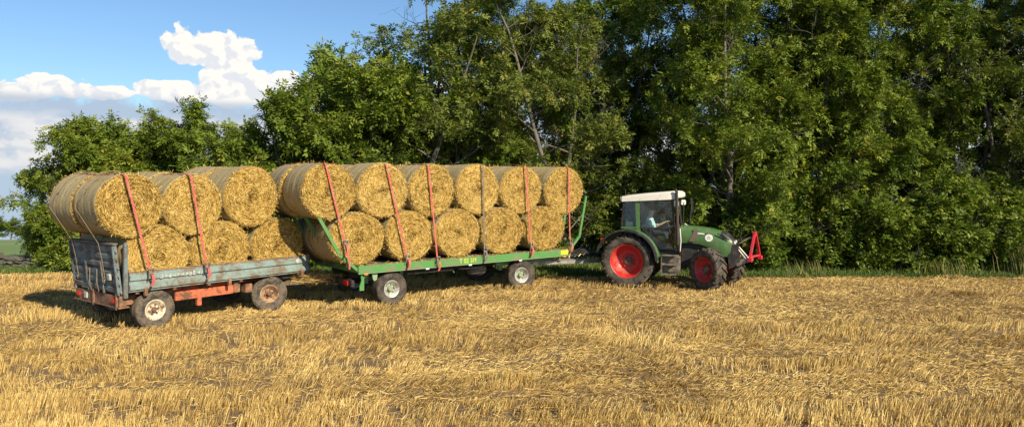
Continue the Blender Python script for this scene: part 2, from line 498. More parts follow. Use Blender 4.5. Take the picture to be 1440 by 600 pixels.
def net_mat():
    m, t, b = base_mat('bale_net_wrap')
    co = t.new('ShaderNodeTexCoord').outputs['Object']
    sp = t.new('ShaderNodeSeparateXYZ'); t.l.new(co, sp.inputs[0])
    band = t.noise(t.comb(t.math('MULTIPLY', sp.outputs[0], 0.8), t.math('MULTIPLY', sp.outputs[1], 13.0), t.math('MULTIPLY', sp.outputs[2], 0.8)), 1.0, 4, 0.6)
    n = t.noise(co, 45.0, 5, 0.7)
    f = t.math('ADD', t.math('MULTIPLY', band, 0.50), t.math('MULTIPLY', n, 0.66))
    rp = t.new('ShaderNodeValToRGB')
    cols = [(0.34, (0.15, 0.105, 0.045)), (0.52, (0.29, 0.22, 0.10)), (0.68, (0.40, 0.335, 0.175)), (0.85, (0.54, 0.50, 0.33))]
    els = rp.color_ramp.elements
    while len(els) < len(cols): els.new(0.5)
    for e, (p, c) in zip(els, cols): e.position = p; e.color = (*c, 1)
    t.l.new(f, rp.inputs[0]); t.l.new(rp.outputs[0], b.inputs['Base Color'])
    b.inputs['Roughness'].default_value = 0.7
    bp = t.new('ShaderNodeBump'); bp.inputs['Strength'].default_value = 0.6; bp.inputs['Distance'].default_value = 0.012
    t.l.new(n, bp.inputs['Height']); t.l.new(bp.outputs[0], b.inputs['Normal'])
    return m


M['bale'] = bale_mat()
M['net'] = net_mat()


def soil_mat():
    m, t, b = base_mat('stubble_soil')
    co = t.new('ShaderNodeTexCoord').outputs['Object']
    n1 = t.noise(t.mapping(co, (0.25, 1.0, 1.0)), 1.4, 5, 0.6)
    n2 = t.noise(t.mapping(co, (1.0, 1.6, 1.0)), 24.0, 5, 0.7)
    f = t.math('ADD', t.math('MULTIPLY', n1, 0.4), t.math('MULTIPLY', n2, 0.6))
    c = t.mix(t.smooth(f, 0.40, 0.60), (0.125, 0.080, 0.040), (0.30, 0.20, 0.085))
    t.l.new(c, b.inputs['Base Color']); b.inputs['Roughness'].default_value = 0.9
    bp = t.new('ShaderNodeBump'); bp.inputs['Strength'].default_value = 0.7; bp.inputs['Distance'].default_value = 0.04
    t.l.new(n2, bp.inputs['Height']); t.l.new(bp.outputs[0], b.inputs['Normal'])
    return m


def meadow_mat():
    m, t, b = base_mat('meadow_green')
    co = t.new('ShaderNodeTexCoord').outputs['Object']
    n1 = t.noise(t.mapping(co, (0.3, 1.0, 1.0)), 0.06, 3, 0.5)
    n2 = t.noise(co, 7.0, 5, 0.65)
    c = t.mix(t.smooth(n1, 0.35, 0.65), (0.14, 0.22, 0.045), (0.22, 0.28, 0.07))
    c = t.mix(t.math('MULTIPLY', n2, 0.4), c, (0.07, 0.10, 0.03))
    t.l.new(c, b.inputs['Base Color']); b.inputs['Roughness'].default_value = 0.9
    return m


M['soil'] = soil_mat()
M['meadow'] = meadow_mat()


# ------------------------------------------------------------------ the setting
GY = [0, 30, 40, 60, 100, 150, 300, 700, 2500]
GZ = [0, 0, -0.45, -2.65, -6.1, -9.9, -21.6, -66, -260]


def ground_z(y):
    return np.interp(y, GY, GZ)


def build_ground():
    ys = np.concatenate([np.arange(-40, 30, 3.5), np.arange(30, 70, 2.0), np.geomspace(70, 2500, 40)])
    xs = np.concatenate([-np.geomspace(60, 2000, 14)[::-1], np.arange(-54, 55, 6.0), np.geomspace(60, 2000, 14)])
    X, Y = np.meshgrid(xs, ys)
    Z = ground_z(Y)
    v = np.stack([X, Y, Z], -1).reshape(-1, 3)
    nx = len(xs); ny = len(ys)
    i = (np.arange(ny - 1)[:, None] * nx + np.arange(nx - 1)[None, :]).ravel()
    f = np.stack([i, i + 1, i + nx + 1, i + nx], -1)
    o = link('ground', np_mesh('ground', v, f, smooth=True), M['meadow'])
    tag(o, 'green meadow ground running down behind the hedge trees', 'ground', kind='structure')


def edge_y(x):
    """far edge of the stubble field, where the grass verge begins"""
    x = np.asarray(x, float)
    return 24.2 - 0.03 * x + 0.25 * (vnoise(x * 0.5, x * 0 + 3, 11) - 0.5) + 0.18 * (vnoise(x * 2.1, x * 0 + 5, 12) - 0.5)


def build_field():
    xs = np.arange(-60, 60.1, 0.6)
    rows = []
    fr = np.linspace(0, 1, 30)
    for q in fr:
        y = -8 + (edge_y(xs) + 8) * q
        z = 0.012 + 0.03 * (fbm(xs * 0.6, y * 1.2, 5, 2) - 0.5) * (q < 0.99)
        rows.append(np.stack([xs, y, np.maximum(z, 0.004)], -1))
    v = np.concatenate(rows)
    nx = len(xs)
    i = (np.arange(len(fr) - 1)[:, None] * nx + np.arange(nx - 1)[None, :]).ravel()
    f = np.stack([i, i + 1, i + nx + 1, i + nx], -1)
    o = link('stubble_field', np_mesh('stubble_field', v, f, smooth=True), M['soil'])
    tag(o, 'harvested field of straw covered soil in the foreground', 'field', kind='structure')


def blades(base, tip, width, rnd, bend=None):
    """quads from base to tip, turned to random sides: verts, faces, attr"""
    n = len(base)
    d = tip - base
    d /= np.linalg.norm(d, axis=1)[:, None] + 1e-9
    rv = rng.normal(size=(n, 3))
    s = np.cross(d, rv); s /= np.linalg.norm(s, axis=1)[:, None] + 1e-9
    s *= width[:, None] / 2
    if bend is None:
        v = np.stack([base - s, base + s, tip + s * 0.7, tip - s * 0.7], 1).reshape(-1, 3)
        f = np.arange(n * 4).reshape(n, 4)
        return v, f, rnd
    mid = (base + tip) / 2 + bend
    v = np.stack([base - s, base + s, mid + s * 0.8, mid - s * 0.8, tip], 1).reshape(-1, 3)
    i = np.arange(n) * 5
    q = np.stack([i, i + 1, i + 2, i + 3], -1)
    tr = np.stack([i + 3, i + 2, i + 4], -1)
    return v, [q, tr], np.concatenate([rnd, rnd])


def trample(x, y):
    """0 standing .. 1 flattened, in long bands along the drill rows"""
    u = y - 0.06 * x
    b = fbm(x * 0.11, u * 0.75, 21, 3)
    c = fbm(x * 0.8, u * 1.3, 31, 3)
    t = np.clip((b * 0.5 + c * 0.5 - 0.40 + 0.08 * np.clip((x + 1) / 5, -1, 1)) * 5.5, 0, 1)
    # the last pass of the combine in front stands tallest
    near = np.clip((10.7 - u + 1.2 * (c - 0.5)) / 0.5, 0, 1)
    return t * (1 - near * 0.9)


def build_stubble():
    n = 260000
    Y = 8.3 + (25.0 - 8.3) * rng.random(n * 3) ** 1.2
    X = (rng.random(n * 3) * 2 - 1) * (0.72 * Y + 2.5)
    # drill rows and tufts
    u = Y - 0.06 * X
    pitch = 0.25
    k = np.round(u / pitch)
    u2 = k * pitch + rng.normal(size=len(u)) * 0.030
    Y = u2 + 0.06 * X
    ok = (Y < edge_y(X) - 0.03 + 0.2 * rng.random(len(X)))
    cl = vnoise(X * 7.5, k * 1.7 + Y * 1.5, 41)
    cl2 = fbm(X * 1.1, Y * 1.1, 42, 2)
    ok &= rng.random(len(X)) < np.clip((cl - 0.30) * 2.0, 0.05, 1) * np.clip(0.25 + 1.6 * (cl2 - 0.2), 0.2, 1)
    X = X[ok][:n]; Y = Y[ok][:n]; n = len(X)
    t = trample(X, Y)
    hgt = (0.085 + 0.075 * rng.random(n)) * (1 - 0.60 * t) * (0.75 + 0.6 * fbm(X * 0.6, Y * 1.2, 51, 2))
    band = vnoise(X * 0.16 + 11, k[ok][:n] * 0.37, 57)
    hgt *= 0.62 + 0.76 * band
    hgt *= 1 + 0.30 * np.clip((11.0 - Y) / 0.8, 0, 1)
    lean = 0.30 + 1.5 * t
    la = rng.normal(0.1, 0.6, n) + 5.0 * (fbm(X * 0.9, Y * 0.9, 61, 2) - 0.5)
    dx = np.cos(la) * lean * hgt * (0.5 + rng.random(n)); dy = np.sin(la) * lean * hgt * (0.5 + rng.random(n)) * 0.7
    base = np.stack([X, Y, np.full(n, 0.0)], -1)
    tip = base + np.stack([dx, dy, hgt], -1)
    w = (0.0065 + 0.005 * rng.random(n)) * (0.66 + 0.03 * Y)
    patch = fbm(X * 0.35, Y * 0.9, 71, 3)
    rnd = np.clip(0.62 + 0.8 * (patch - 0.5) - 0.12 * t + rng.normal(0, 0.29, n), 0, 1)
    v, f, a = blades(base, tip, w, rnd)
    o = link('stubble', np_mesh('stubble', v, f, a), M['straw'])
    tag(o, 'cut golden straw stubble standing in rows across the field', 'stubble', kind='stuff')
    # loose straw and chaff lying between the rows
    n = 160000
    Y = 8.3 + (24.6 - 8.3) * rng.random(n) ** 1.2
    X = (rng.random(n) * 2 - 1) * (0.72 * Y + 2.5)
    t = trample(X, Y)
    ok = (Y < edge_y(X)) & (rng.random(n) < 0.12 + 0.88 * t)
    X = X[ok]; Y = Y[ok]; t = t[ok]; n = len(X)
    a = 0.5 + rng.normal(0, 0.8, n) + 4.5 * (fbm(X * 0.8, Y * 0.8, 83, 2) - 0.5)
    L = 0.05 + 0.11 * rng.random(n)
    z = 0.02 + 0.055 * rng.random(n)
    d = np.stack([np.cos(a) * L, np.sin(a) * L, rng.normal(0, 0.22, n) * L], -1) / 2
    c = np.stack([X, Y, z], -1)
    rnd = np.clip(0.50 + 0.9 * (fbm(X * 0.4, Y, 81, 3) - 0.5) + rng.normal(0, 0.24, n), 0, 1)
    v, f, at = blades(c - d, c + d, (0.0055 + 0.005 * rng.random(n)) * (0.72 + 0.03 * Y), rnd)
    o = link('loose_straw', np_mesh('loose_straw', v, f, at), M['straw'])
    tag(o, 'loose broken straw lying flat between the stubble rows', 'straw', kind='stuff')


def build_verge():
    n = 110000
    X = rng.random(n) * 60 - 32
    e = edge_y(X)
    Y = e - 0.25 + rng.random(n) ** 1.5 * 5.0
    q = fbm(X * 0.8, Y * 0.8, 91, 3)
    h = (0.05 + 0.16 * rng.random(n) ** 2) * (0.4 + 1.1 * q) * (1 + 0.2 * np.clip((X - 6) / 6, 0, 1))
    # mown low where the vehicles drove
    la = rng.random(n) * math.tau
    base = np.stack([X, Y, ground_z(Y)], -1)
    tip = base + np.stack([np.cos(la) * h * 0.5, np.sin(la) * h * 0.5, h], -1)
    bend = np.stack([-np.cos(la) * h * 0.12, -np.sin(la) * h * 0.12, h * 0.12], -1)
    rnd = np.clip(0.45 + rng.normal(0, 0.2, n) + 0.4 * (q - 0.5), 0, 0.9)
    rnd[rng.random(n) < 0.05] = 0.98
    v, f, a = blades(base, tip, 0.014 + 0.012 * rng.random(n), rnd, bend)
    o = link('verge_grass', np_mesh('verge_grass', v, f, a), M['grass'])
    tag(o, 'strip of short green grass between the stubble and the trees', 'grass', kind='stuff')
    # dry tall stalks at the right edge
    def stalks(name, cx, cy, num, sx, hh, label):
        x = cx + rng.normal(0, sx, num); y = cy + rng.normal(0, sx * 0.6, num)
        h = hh * (0.55 + 0.6 * rng.random(num)); la = rng.normal(2.6, 1.0, num)
        b = np.stack([x, y, ground_z(y)], -1)
        t_ = b + np.stack([np.cos(la) * h * 0.28, np.sin(la) * h * 0.2, h], -1)
        bend_ = np.stack([-np.cos(la) * h * 0.06, la * 0, h * 0.04], -1)
        v, f, a = blades(b, t_, 0.012 + 0.012 * rng.random(num), np.clip(0.85 + rng.normal(0, 0.13, num), 0.3, 1), bend_)
        o = link(name, np_mesh(name, v, f, a), M['grass'])
        tag(o, label, 'grass', kind='stuff')
    stalks('dry_grass_clump', 17.1, 24.5, 420, 0.40, 1.25, 'tall clump of dry tan grass stalks at the right edge of the picture')
    stalks('dry_grass_clump', 9.7, 24.6, 60, 0.35, 0.55, 'few thin dry stalks at the verge right of the tractor')
    stalks('dry_grass_clump', 14.2, 24.3, 260, 0.5, 0.6, 'low dry grass tuft at the foot of the right hand shrubs')


build_ground()
build_field()
build_stubble()
build_verge()

# ------------------------------------------------------------------ trees and shrubs
def unit(v):
    return v / (np.linalg.norm(v) + 1e-9)


def grow(seed, H, Rw, stems=1, crown_from=0.15, limbs=18, sub=6, twigs=5, up=0.55, r0=0.16, lean=0.06, bias=0.0, top_open=0.0):
    """branch skeleton: list of (points, radii) and list of twig points with directions"""
    g = np.random.default_rng(seed)
    br = []; tips = []

    def path(p, d, L, nseg, wob, upb):
        pts = [p.copy()]
        for i in range(nseg):
            d = unit(d + g.normal(0, wob, 3) + np.array([0, 0, upb]))
            p = p + d * L / nseg
            pts.append(p.copy())
        return np.array(pts), d

    for s in range(stems):
        a = g.random() * math.tau
        p0 = np.array([0.0, 0, -0.05]) + (np.array([math.cos(a), math.sin(a), 0]) * Rw * 0.16 * (stems > 1))
        d0 = unit(np.array([math.cos(a) * lean * (3 if stems > 1 else 1), math.sin(a) * lean * (3 if stems > 1 else 1), 1]))
        hs = H * (1 if s == 0 else 0.72 + 0.28 * g.random())
        tr, _ = path(p0, d0, hs * 0.94, 10, 0.07, 0.06)
        rad = r0 / stems ** 0.5 * np.linspace(1, 0.12, len(tr)) ** 0.9
        rad[0] *= 1.3
        br.append((tr, rad))
        nl = max(4, limbs // stems)
        for k in range(nl):
            f = crown_from + (1 - crown_from) * ((k + 0.6 * g.random()) / nl)
            f = min(f, 0.985)
            q = f * (len(tr) - 1); i = int(q); w = q - i
            p = tr[i] * (1 - w) + tr[min(i + 1, len(tr) - 1)] * w
            hh = (f - crown_from) / (1 - crown_from)
            prof = (0.62 + 0.38 * math.sin(math.pi * min(1, 0.18 + hh * 0.80))) * (1 - 0.62 * hh ** 2.2)
            L = Rw * prof * (0.7 + 0.5 * g.random())
            az = a + k * 2.399 + g.normal(0, 0.35)
            ris = up * (0.25 + 1.0 * hh) + g.normal(0, 0.16)
            d = unit(np.array([math.cos(az), math.sin(az), ris]))
            lb, dl = path(p, d, L, 6, 0.14, 0.05)
            rr = max(0.014, rad[i] * 0.5)
            br.append((lb, rr * np.linspace(1, 0.2, len(lb))))
            ns = max(2, int(sub * (0.6 + 0.6 * L / Rw)))
            for m in range(ns + 1):
                fm = 0.28 + 0.72 * (m + g.random() * 0.7) / (ns + 0.7)
                fm = min(fm, 1.0)
                qm = fm * (len(lb) - 1); im = min(int(qm), len(lb) - 2); wm = qm - im
                pm = lb[im] * (1 - wm) + lb[im + 1] * wm
                dd = unit(lb[im + 1] - lb[im])
                side = unit(np.cross(dd, [0, 0, 1]) * (1 if m % 2 else -1) + g.normal(0, 0.5, 3) + np.array([0, 0, 0.35]))
                d2 = unit(dd * 0.75 + side * 0.85)
                L2 = L * 0.42 * (0.6 + 0.6 * g.random()) * (1.1 - 0.4 * fm)
                sb, _ = path(pm, d2, L2, 4, 0.2, 0.06)
                br.append((sb, max(0.006, rr * 0.4) * np.linspace(1, 0.25, len(sb))))
                for n_ in range(twigs):
                    fn = 0.3 + 0.7 * (n_ + g.random()) / twigs
                    qn = min(fn, 1.0) * (len(sb) - 1); inn = min(int(qn), len(sb) - 2); wn = qn - inn
                    pn = sb[inn] * (1 - wn) + sb[inn + 1] * wn
                    dn = unit(unit(sb[inn + 1] - sb[inn]) * 0.7 + g.normal(0, 0.65, 3) + np.array([0, 0, 0.15]))
                    L3 = 0.22 + 0.35 * g.random()
                    e = pn + dn * L3
                    if g.random() < 0.5:
                        br.append((np.array([pn, (pn + e) / 2 + g.normal(0, 0.02, 3), e]), np.array([0.006, 0.005, 0.003])))
                    if top_open and hh > 0.45 and g.random() < top_open:
                        continue
                    tips.append((e, dn)); tips.append(((pn + e) / 2, dn))
    return br, tips


def branch_mesh(name, br, n=5):
    vs = []; fs = []; off = 0
    for pts, rad in br:
        k = len(pts)
        d = np.gradient(pts, axis=0)
        d /= np.linalg.norm(d, axis=1)[:, None] + 1e-9
        ref = np.array([0.31, 0.77, 0.1]) if abs(d[0][2]) > 0.8 else np.array([0.0, 0, 1])
        a = np.cross(d, ref); a /= np.linalg.norm(a, axis=1)[:, None] + 1e-9
        b = np.cross(a, d)
        m = n if rad[0] > 0.03 else 3
        if rad[0] > 0.1: m = 9
        th = np.arange(m) * math.tau / m
        ring = pts[:, None, :] + rad[:, None, None] * (np.cos(th)[None, :, None] * a[:, None, :] + np.sin(th)[None, :, None] * b[:, None, :])
        vs.append(ring.reshape(-1, 3))
        i = off + (np.arange(k - 1)[:, None] * m + np.arange(m)[None, :])
        j = off + (np.arange(k - 1)[:, None] * m + (np.arange(m)[None, :] + 1) % m)
        fs.append(np.stack([i, j, j + m, i + m], -1).reshape(-1, 4))
        off += k * m
    return np_mesh(name, np.concatenate(vs), np.concatenate(fs), smooth=True)


def leaf_mesh(name, tips, seed, per=3, pairs=4, rach=0.26, ll=0.12, lw=0.05, droop=0.45, yellow=0.012, keep=1.0, void=0.36, vsize=0.85):
    """compound leaves: rachis sprays with paired leaflets"""
    g = np.random.default_rng(seed + 99)
    P = np.array([t[0] for t in tips]); D = np.array([t[1] for t in tips])
    if void > 0:
        nz = 0.5 * (vnoise(P[:, 0] / vsize + 3 * P[:, 1], P[:, 2] / vsize, seed) * 0 + vnoise(P[:, 0] / vsize, P[:, 2] / vsize + 0.31 * P[:, 1], seed)) + 0.5 * vnoise(P[:, 1] / vsize + 9, P[:, 2] / vsize - 0.27 * P[:, 0], seed + 5)
        k = nz + g.normal(0, 0.05, len(P)) > np.quantile(nz, void)
        P = P[k]; D = D[k]
    if keep < 1:
        k = g.random(len(P)) < keep
        P = P[k]; D = D[k]
    P = np.repeat(P, per, 0); D = np.repeat(D, per, 0)
    n = len(P)
    d = D * 0.5 + g.normal(0, 0.65, (n, 3)); d[:, 2] -= droop * g.random(n)
    d /= np.linalg.norm(d, axis=1)[:, None]
    P = P + g.normal(0, 0.05, (n, 3))
    s = np.cross(d, g.normal(0, 0.35, (n, 3)) + np.array([0, 0, 1.0])); s /= np.linalg.norm(s, axis=1)[:, None] + 1e-9
    nm = np.cross(s, d)
    clump = 0.5 + 0.28 * np.sin(P[:, 0] * 1.7 + seed) * np.sin(P[:, 1] * 1.5 + 2) * np.sin(P[:, 2] * 1.9) * 2
    base_r = np.clip(0.22 + 0.48 * clump + g.normal(0, 0.17, n), 0.0, 0.93)
    yl = g.random(n) < yellow
    base_r[yl] = 1.0
    V = []; A = []
    sz = 0.75 + 0.5 * g.random(n)
    items = [(f, sg) for f in np.linspace(0.3, 0.9, pairs) for sg in (-1, 1)] + [(1.0, 0)]
    for f, sg in items:
        b = P + d * (rach * f * sz)[:, None] - nm * 0 + np.array([0, 0, -0.05]) * f * f
        ld = d * (0.55 if sg else 1.0) + s * sg * 0.85 + g.normal(0, 0.22, (n, 3)); ld[:, 2] -= 0.18
        ld /= np.linalg.norm(ld, axis=1)[:, None]
        ws = np.cross(ld, nm + g.normal(0, 0.3, (n, 3))); ws /= np.linalg.norm(ws, axis=1)[:, None] + 1e-9
        L = (ll * sz * (0.8 + 0.4 * g.random(n)))[:, None]; W = (lw * sz)[:, None]
        q = np.stack([b, b + ld * L * 0.45 + ws * W / 2, b + ld * L, b + ld * L * 0.45 - ws * W / 2], 1)
        V.append(q.reshape(-1, 3)); A.append(np.clip(base_r + g.normal(0, 0.05, n), 0, 1))
    v = np.concatenate(V)
    return np_mesh(name, v, np.arange(len(v)).reshape(-1, 4), np.concatenate(A))


def tree_kind(seed, leaf, **kw):
    lk = {k: kw.pop(k) for k in list(kw) if k in ('per', 'pairs', 'rach', 'll', 'lw', 'droop', 'yellow', 'keep', 'void', 'vsize')}
    br, tips = grow(seed, **kw)
    return branch_mesh('trunk_%d' % seed, br), leaf_mesh('crown_%d' % seed, tips, seed, **lk), leaf


KIND = {
    'ash_a': tree_kind(1, 'leaf', H=13.0, Rw=3.7, stems=2, limbs=40, sub=6, twigs=5, crown_from=0.04, per=7, void=0.36, vsize=1.15, pairs=3, r0=0.20, ll=0.138, lw=0.058),
    'ash_b': tree_kind(2, 'leaf_olive', H=12.0, Rw=3.3, stems=2, limbs=38, sub=6, twigs=5, crown_from=0.05, per=7, void=0.36, vsize=1.15, pairs=3, r0=0.17, ll=0.125, lw=0.048),
    'ash_c': tree_kind(3, 'leaf_green', H=13.5, Rw=3.5, stems=3, limbs=42, sub=6, twigs=5, crown_from=0.03, per=7, void=0.36, vsize=1.15, pairs=3, r0=0.20, ll=0.138, lw=0.058),
    'open': tree_kind(4, 'leaf_olive', H=10.4, Rw=3.3, stems=4, limbs=44, sub=5, twigs=4, crown_from=0.10, per=6, void=0.30, vsize=0.9, pairs=3, r0=0.26, top_open=0.26, up=0.75, lean=0.10, ll=0.13, lw=0.055),
    'round': tree_kind(5, 'leaf', H=5.9, Rw=2.7, stems=4, limbs=40, sub=6, twigs=5, crown_from=0.03, per=7, void=0.18, pairs=3, r0=0.14, ll=0.125, lw=0.055, lean=0.12),
    'round_b': tree_kind(6, 'leaf', H=6.2, Rw=2.6, stems=3, limbs=38, sub=6, twigs=5, crown_from=0.04, per=7, void=0.18, pairs=3, r0=0.14, ll=0.125, lw=0.055, lean=0.12),
    'sparse': tree_kind(7, 'leaf_olive', H=6.0, Rw=1.7, stems=2, limbs=18, sub=4, twigs=4, crown_from=0.2, per=2, pairs=3, r0=0.10, up=0.9, ll=0.13, lw=0.055),
    'shrub': tree_kind(8, 'leaf_green', H=3.4, Rw=1.7, stems=5, limbs=34, sub=4, twigs=5, crown_from=0.03, per=5, pairs=2, r0=0.07, rach=0.17, ll=0.12, lw=0.068),
    'shrub_b': tree_kind(9, 'leaf_green', H=2.4, Rw=1.4, stems=6, limbs=34, sub=4, twigs=4, crown_from=0.03, per=4, pairs=2, r0=0.05, rach=0.15, ll=0.11, lw=0.062),
    'far': tree_kind(10, 'leaf', H=9.0, Rw=4.0, stems=2, limbs=20, sub=5, twigs=4, crown_from=0.06, per=3, pairs=2, r0=0.2, rach=0.5, ll=0.35, lw=0.2),
}


def plant(kind, name, px, Y, scale, rz, label, cat, group, sx=1.0):
    tm, lm, leaf = KIND[kind]
    X = (px - 720) / FPX * Y
    root = empty(name, (X, Y, float(ground_z(Y))), rz)
    root.scale = (scale * sx, scale * sx, scale)
    link('trunk', tm, M['bark'], root)
    link('crown', lm, M[leaf], root)
    tag(root, label, cat, group)
    return root


G1 = 'tall trees of the hedgerow'
tall = [  # kind, px, Y, scale, rz, sx, label
    ('ash_c', 712, 28.4, 0.86, 0.3, 0.92, 'dark leaved tree at the left end of the tall tree wall, above the green trailer'),
    ('ash_b', 752, 30.5, 1.02, 1.1, 1.0, 'tall tree standing behind the middle bales of the green trailer'),
    ('ash_b', 812, 28.0, 0.98, 2.2, 1.05, 'olive leaved tree with bare grey twigs above the front end of the green trailer'),
    ('ash_a', 880, 34.0, 1.05, 0.7, 1.0, 'tall tree directly behind the tractor cab'),
    ('ash_a', 1000, 27.2, 0.95, 4.0, 1.0, 'bright yellow green ash tree above the tractor bonnet'),
    ('ash_c', 1062, 29.5, 1.03, 2.9, 1.0, 'tall dark tree behind the red linkage frame of the tractor'),
    ('ash_a', 1120, 27.6, 0.92, 5.2, 1.0, 'broad ash tree just right of the red linkage frame'),
    ('ash_b', 1195, 31.0, 0.93, 3.4, 1.0, 'olive tree with an open twiggy top right of the tractor'),
    ('ash_c', 1250, 27.8, 0.90, 0.2, 1.0, 'fresh green two stemmed tree midway between tractor and right picture edge'),
    ('ash_a', 1315, 30.5, 1.05, 1.9, 1.0, 'tall tree with pale trunk showing near the top right of the picture'),
    ('ash_b', 1385, 28.3, 0.98, 5.9, 1.0, 'leafy tree close to the right picture edge'),
    ('ash_c', 1470, 29.0, 1.0, 4.4, 1.0, 'rightmost tall tree, cut by the picture edge'),
    ('ash_a', 1560, 28.0, 1.0, 3.1, 1.0, 'tall tree just beyond the right picture edge'),
    ('ash_b', 1010, 34.5, 1.05, 3.0, 1.1, 'rear tree filling the gap above the tractor cab roof'),
    ('ash_c', 840, 35.0, 1.0, 5.0, 1.1, 'rear tree filling the gap behind the front bales'),
    ('ash_a', 1160, 35.0, 1.0, 1.0, 1.1, 'rear tree glimpsed right of the red linkage frame'),
    ('ash_b', 1400, 35.0, 1.0, 2.0, 1.1, 'rear tree glimpsed near the right picture edge'),
]
for k, px, Y, sc, rz, sx, lab in tall:
    plant(k, 'ash_tree', px, Y, sc, rz, lab, 'tree', G1, sx)
G2 = 'smaller trees of the hedgerow'
small = [
    ('open', 556, 28.5, 1.08, 0.6, 1.05, 'tall open tree with airy top and bare forked limbs against the sky'),
    ('round', 440, 28.0, 1.25, 2.0, 1.0, 'bushy tree above the gap between the two trailers'),
    ('round_b', 498, 28.8, 1.30, 4.1, 1.0, 'leaning tree right above the rear bales of the green trailer'),
    ('round_b', 632, 28.9, 0.95, 5.0, 1.0, 'low dark tree behind the middle of the green trailer'),
    ('open', 615, 29.0, 1.03, 1.9, 1.0, 'tall airy tree between the open forked tree and the dark tree wall'),
    ('sparse', 345, 28.6, 0.98, 1.0, 1.0, 'thin sparse sapling showing sky through its crown above the blue trailer'),
    ('sparse', 385, 29.5, 0.92, 3.0, 1.0, 'thin dark sapling between the left bushes and the middle trees'),
    ('round', 292, 28.3, 0.93, 3.3, 1.0, 'rounded bushy tree above the middle bales of the blue trailer'),
    ('round_b', 226, 28.0, 0.93, 1.5, 1.05, 'rounded bushy tree with the highest top left of the sparse sapling'),
    ('round', 168, 27.6, 0.92, 5.5, 0.95, 'rounded bushy tree behind the rear bales of the blue trailer'),
    ('round_b', 112, 27.2, 0.60, 0.3, 1.0, 'leftmost bushy tree hanging over the stone wall'),
]
for k, px, Y, sc, rz, sx, lab in small:
    plant(k, 'hedge_tree', px, Y, sc, rz, lab, 'tree', G2, sx)
G3 = 'shrubs along the foot of the trees'
shr = [('shrub', 84, 27.4, 0.60, 0.1, 'low bright shrub in front of the stone wall end at far left'),
       ('shrub', 120, 26.9, 0.75, 1.1, 'shrub behind the tailgate of the blue trailer'),
       ('shrub_b', 240, 27.0, 1.0, 2.0, 'shrub hidden behind the bales of the blue trailer'),
       ('shrub', 340, 27.4, 0.9, 3.0, 'shrub behind the front of the blue trailer'),
       ('shrub', 440, 27.4, 0.9, 4.0, 'dark shrub showing between the two trailers'),
       ('shrub_b', 560, 27.3, 1.0, 5.0, 'shrub behind the rear wheel of the green trailer'),
       ('shrub', 660, 27.2, 0.8, 0.5, 'shrub behind the deck of the green trailer'),
       ('shrub_b', 760, 28.0, 0.8, 1.5, 'shrub behind the front wheel of the green trailer'),
       ('shrub', 850, 30.5, 0.95, 2.5, 'shrub behind the drawbar between trailer and tractor'),
       ('shrub', 930, 31.0, 0.9, 3.5, 'shrub behind the tractor steps'),
       ('shrub', 1030, 26.2, 1.05, 4.5, 'dark shrub behind the front linkage of the tractor'),
       ('shrub', 1085, 26.4, 0.95, 5.5, 'leafy shrub right beside the red linkage frame'),
       ('shrub_b', 1140, 26.6, 1.0, 0.9, 'low dark shrub, second to the right of the tractor'),
       ('shrub', 1205, 26.2, 0.9, 1.9, 'shrub midway between tractor and right picture edge'),
       ('shrub_b', 1255, 25.8, 1.0, 2.9, 'low light green shrub reaching forward onto the verge'),
       ('shrub', 1310, 26.0, 1.05, 3.9, 'dense small leaved shrub at the right'),
       ('shrub_b', 1360, 25.6, 0.95, 4.9, 'low shrub at the edge of the grass near the right'),
       ('shrub', 1392, 26.2, 1.1, 5.9, 'dense shrub left of the dry grass clump'),
       ('shrub', 1475, 26.0, 1.0, 0.4, 'shrub behind the dry grass clump at the right picture edge')]
for k, px, Y, sc, rz, lab in shr:
    plant(k, 'shrub', px, Y, sc, rz, lab, 'shrub', G3)
G4 = 'distant trees beyond the meadow'
for i, (px, Y, sc, lab) in enumerate([(-15, 290, 1.15, 'distant tree on the meadow horizon, cut by the left picture edge'),
                                      (12, 300, 0.95, 'distant tree on the meadow horizon, at the far left'),
                                      (38, 310, 0.75, 'distant low tree on the meadow horizon beside the leftmost bush')]):
    plant('far', 'distant_tree', px, Y, sc, i * 1.3, lab, 'tree', G4, 1.5)


# dry stone wall at far left
def stone_meshes():
    out = []
    for s in range(5):
        g = np.random.default_rng(200 + s)
        mb = MB()
        rings = []
        for i, (f, sc) in enumerate([(-0.5, 0.72), (-0.3, 1.0), (0.25, 1.0), (0.5, 0.75)]):
            rings.append([(f + g.normal(0, 0.03), math.cos(a) * 0.5 * sc * (1 + g.normal(0, 0.1)), math.sin(a) * 0.5 * sc * (1 + g.normal(0, 0.1)))
                          for a in np.arange(7) * math.tau / 7])
        mb.loft(rings)
        out.append(mb.mesh('stone', smooth=False))
    return out


def build_wall():
    sm = stone_meshes()
    a = Vector((-21.5, 27.2, 0)); b = Vector((-14.3, 25.9, 0))
    d = (b - a); L = d.length; d.normalize()
    root = empty('stone_wall', a, math.atan2(d.y, d.x))
    core = MB().box(0, L, 0.12, 0.55, 0, 0.36).build('wall_core', M['stone'], root)
    z = 0.0; row = 0
    while z < 0.62:
        h = random.uniform(0.11, 0.17); x = random.uniform(-0.1, 0.1)
        while x < L:
            w = random.uniform(0.18, 0.4)
            top = 0.46 + 0.1 * math.sin(x * 1.3) - 0.08 * (x > 5)
            if z < top:
                o = link('stone', random.choice(sm), M['stone'], root, (x + w / 2, 0.10 + random.uniform(-0.03, 0.03) + z * 0.08, z + h / 2),
                         (random.uniform(-0.2, 0.2), random.uniform(-0.08, 0.08), random.uniform(-0.1, 0.1)), (w * 1.02, 0.42, h * 1.12))
            x += w
        z += h; row += 1
    tag(root, 'low dark dry stone wall at the left edge of the field', 'wall')


build_wall()

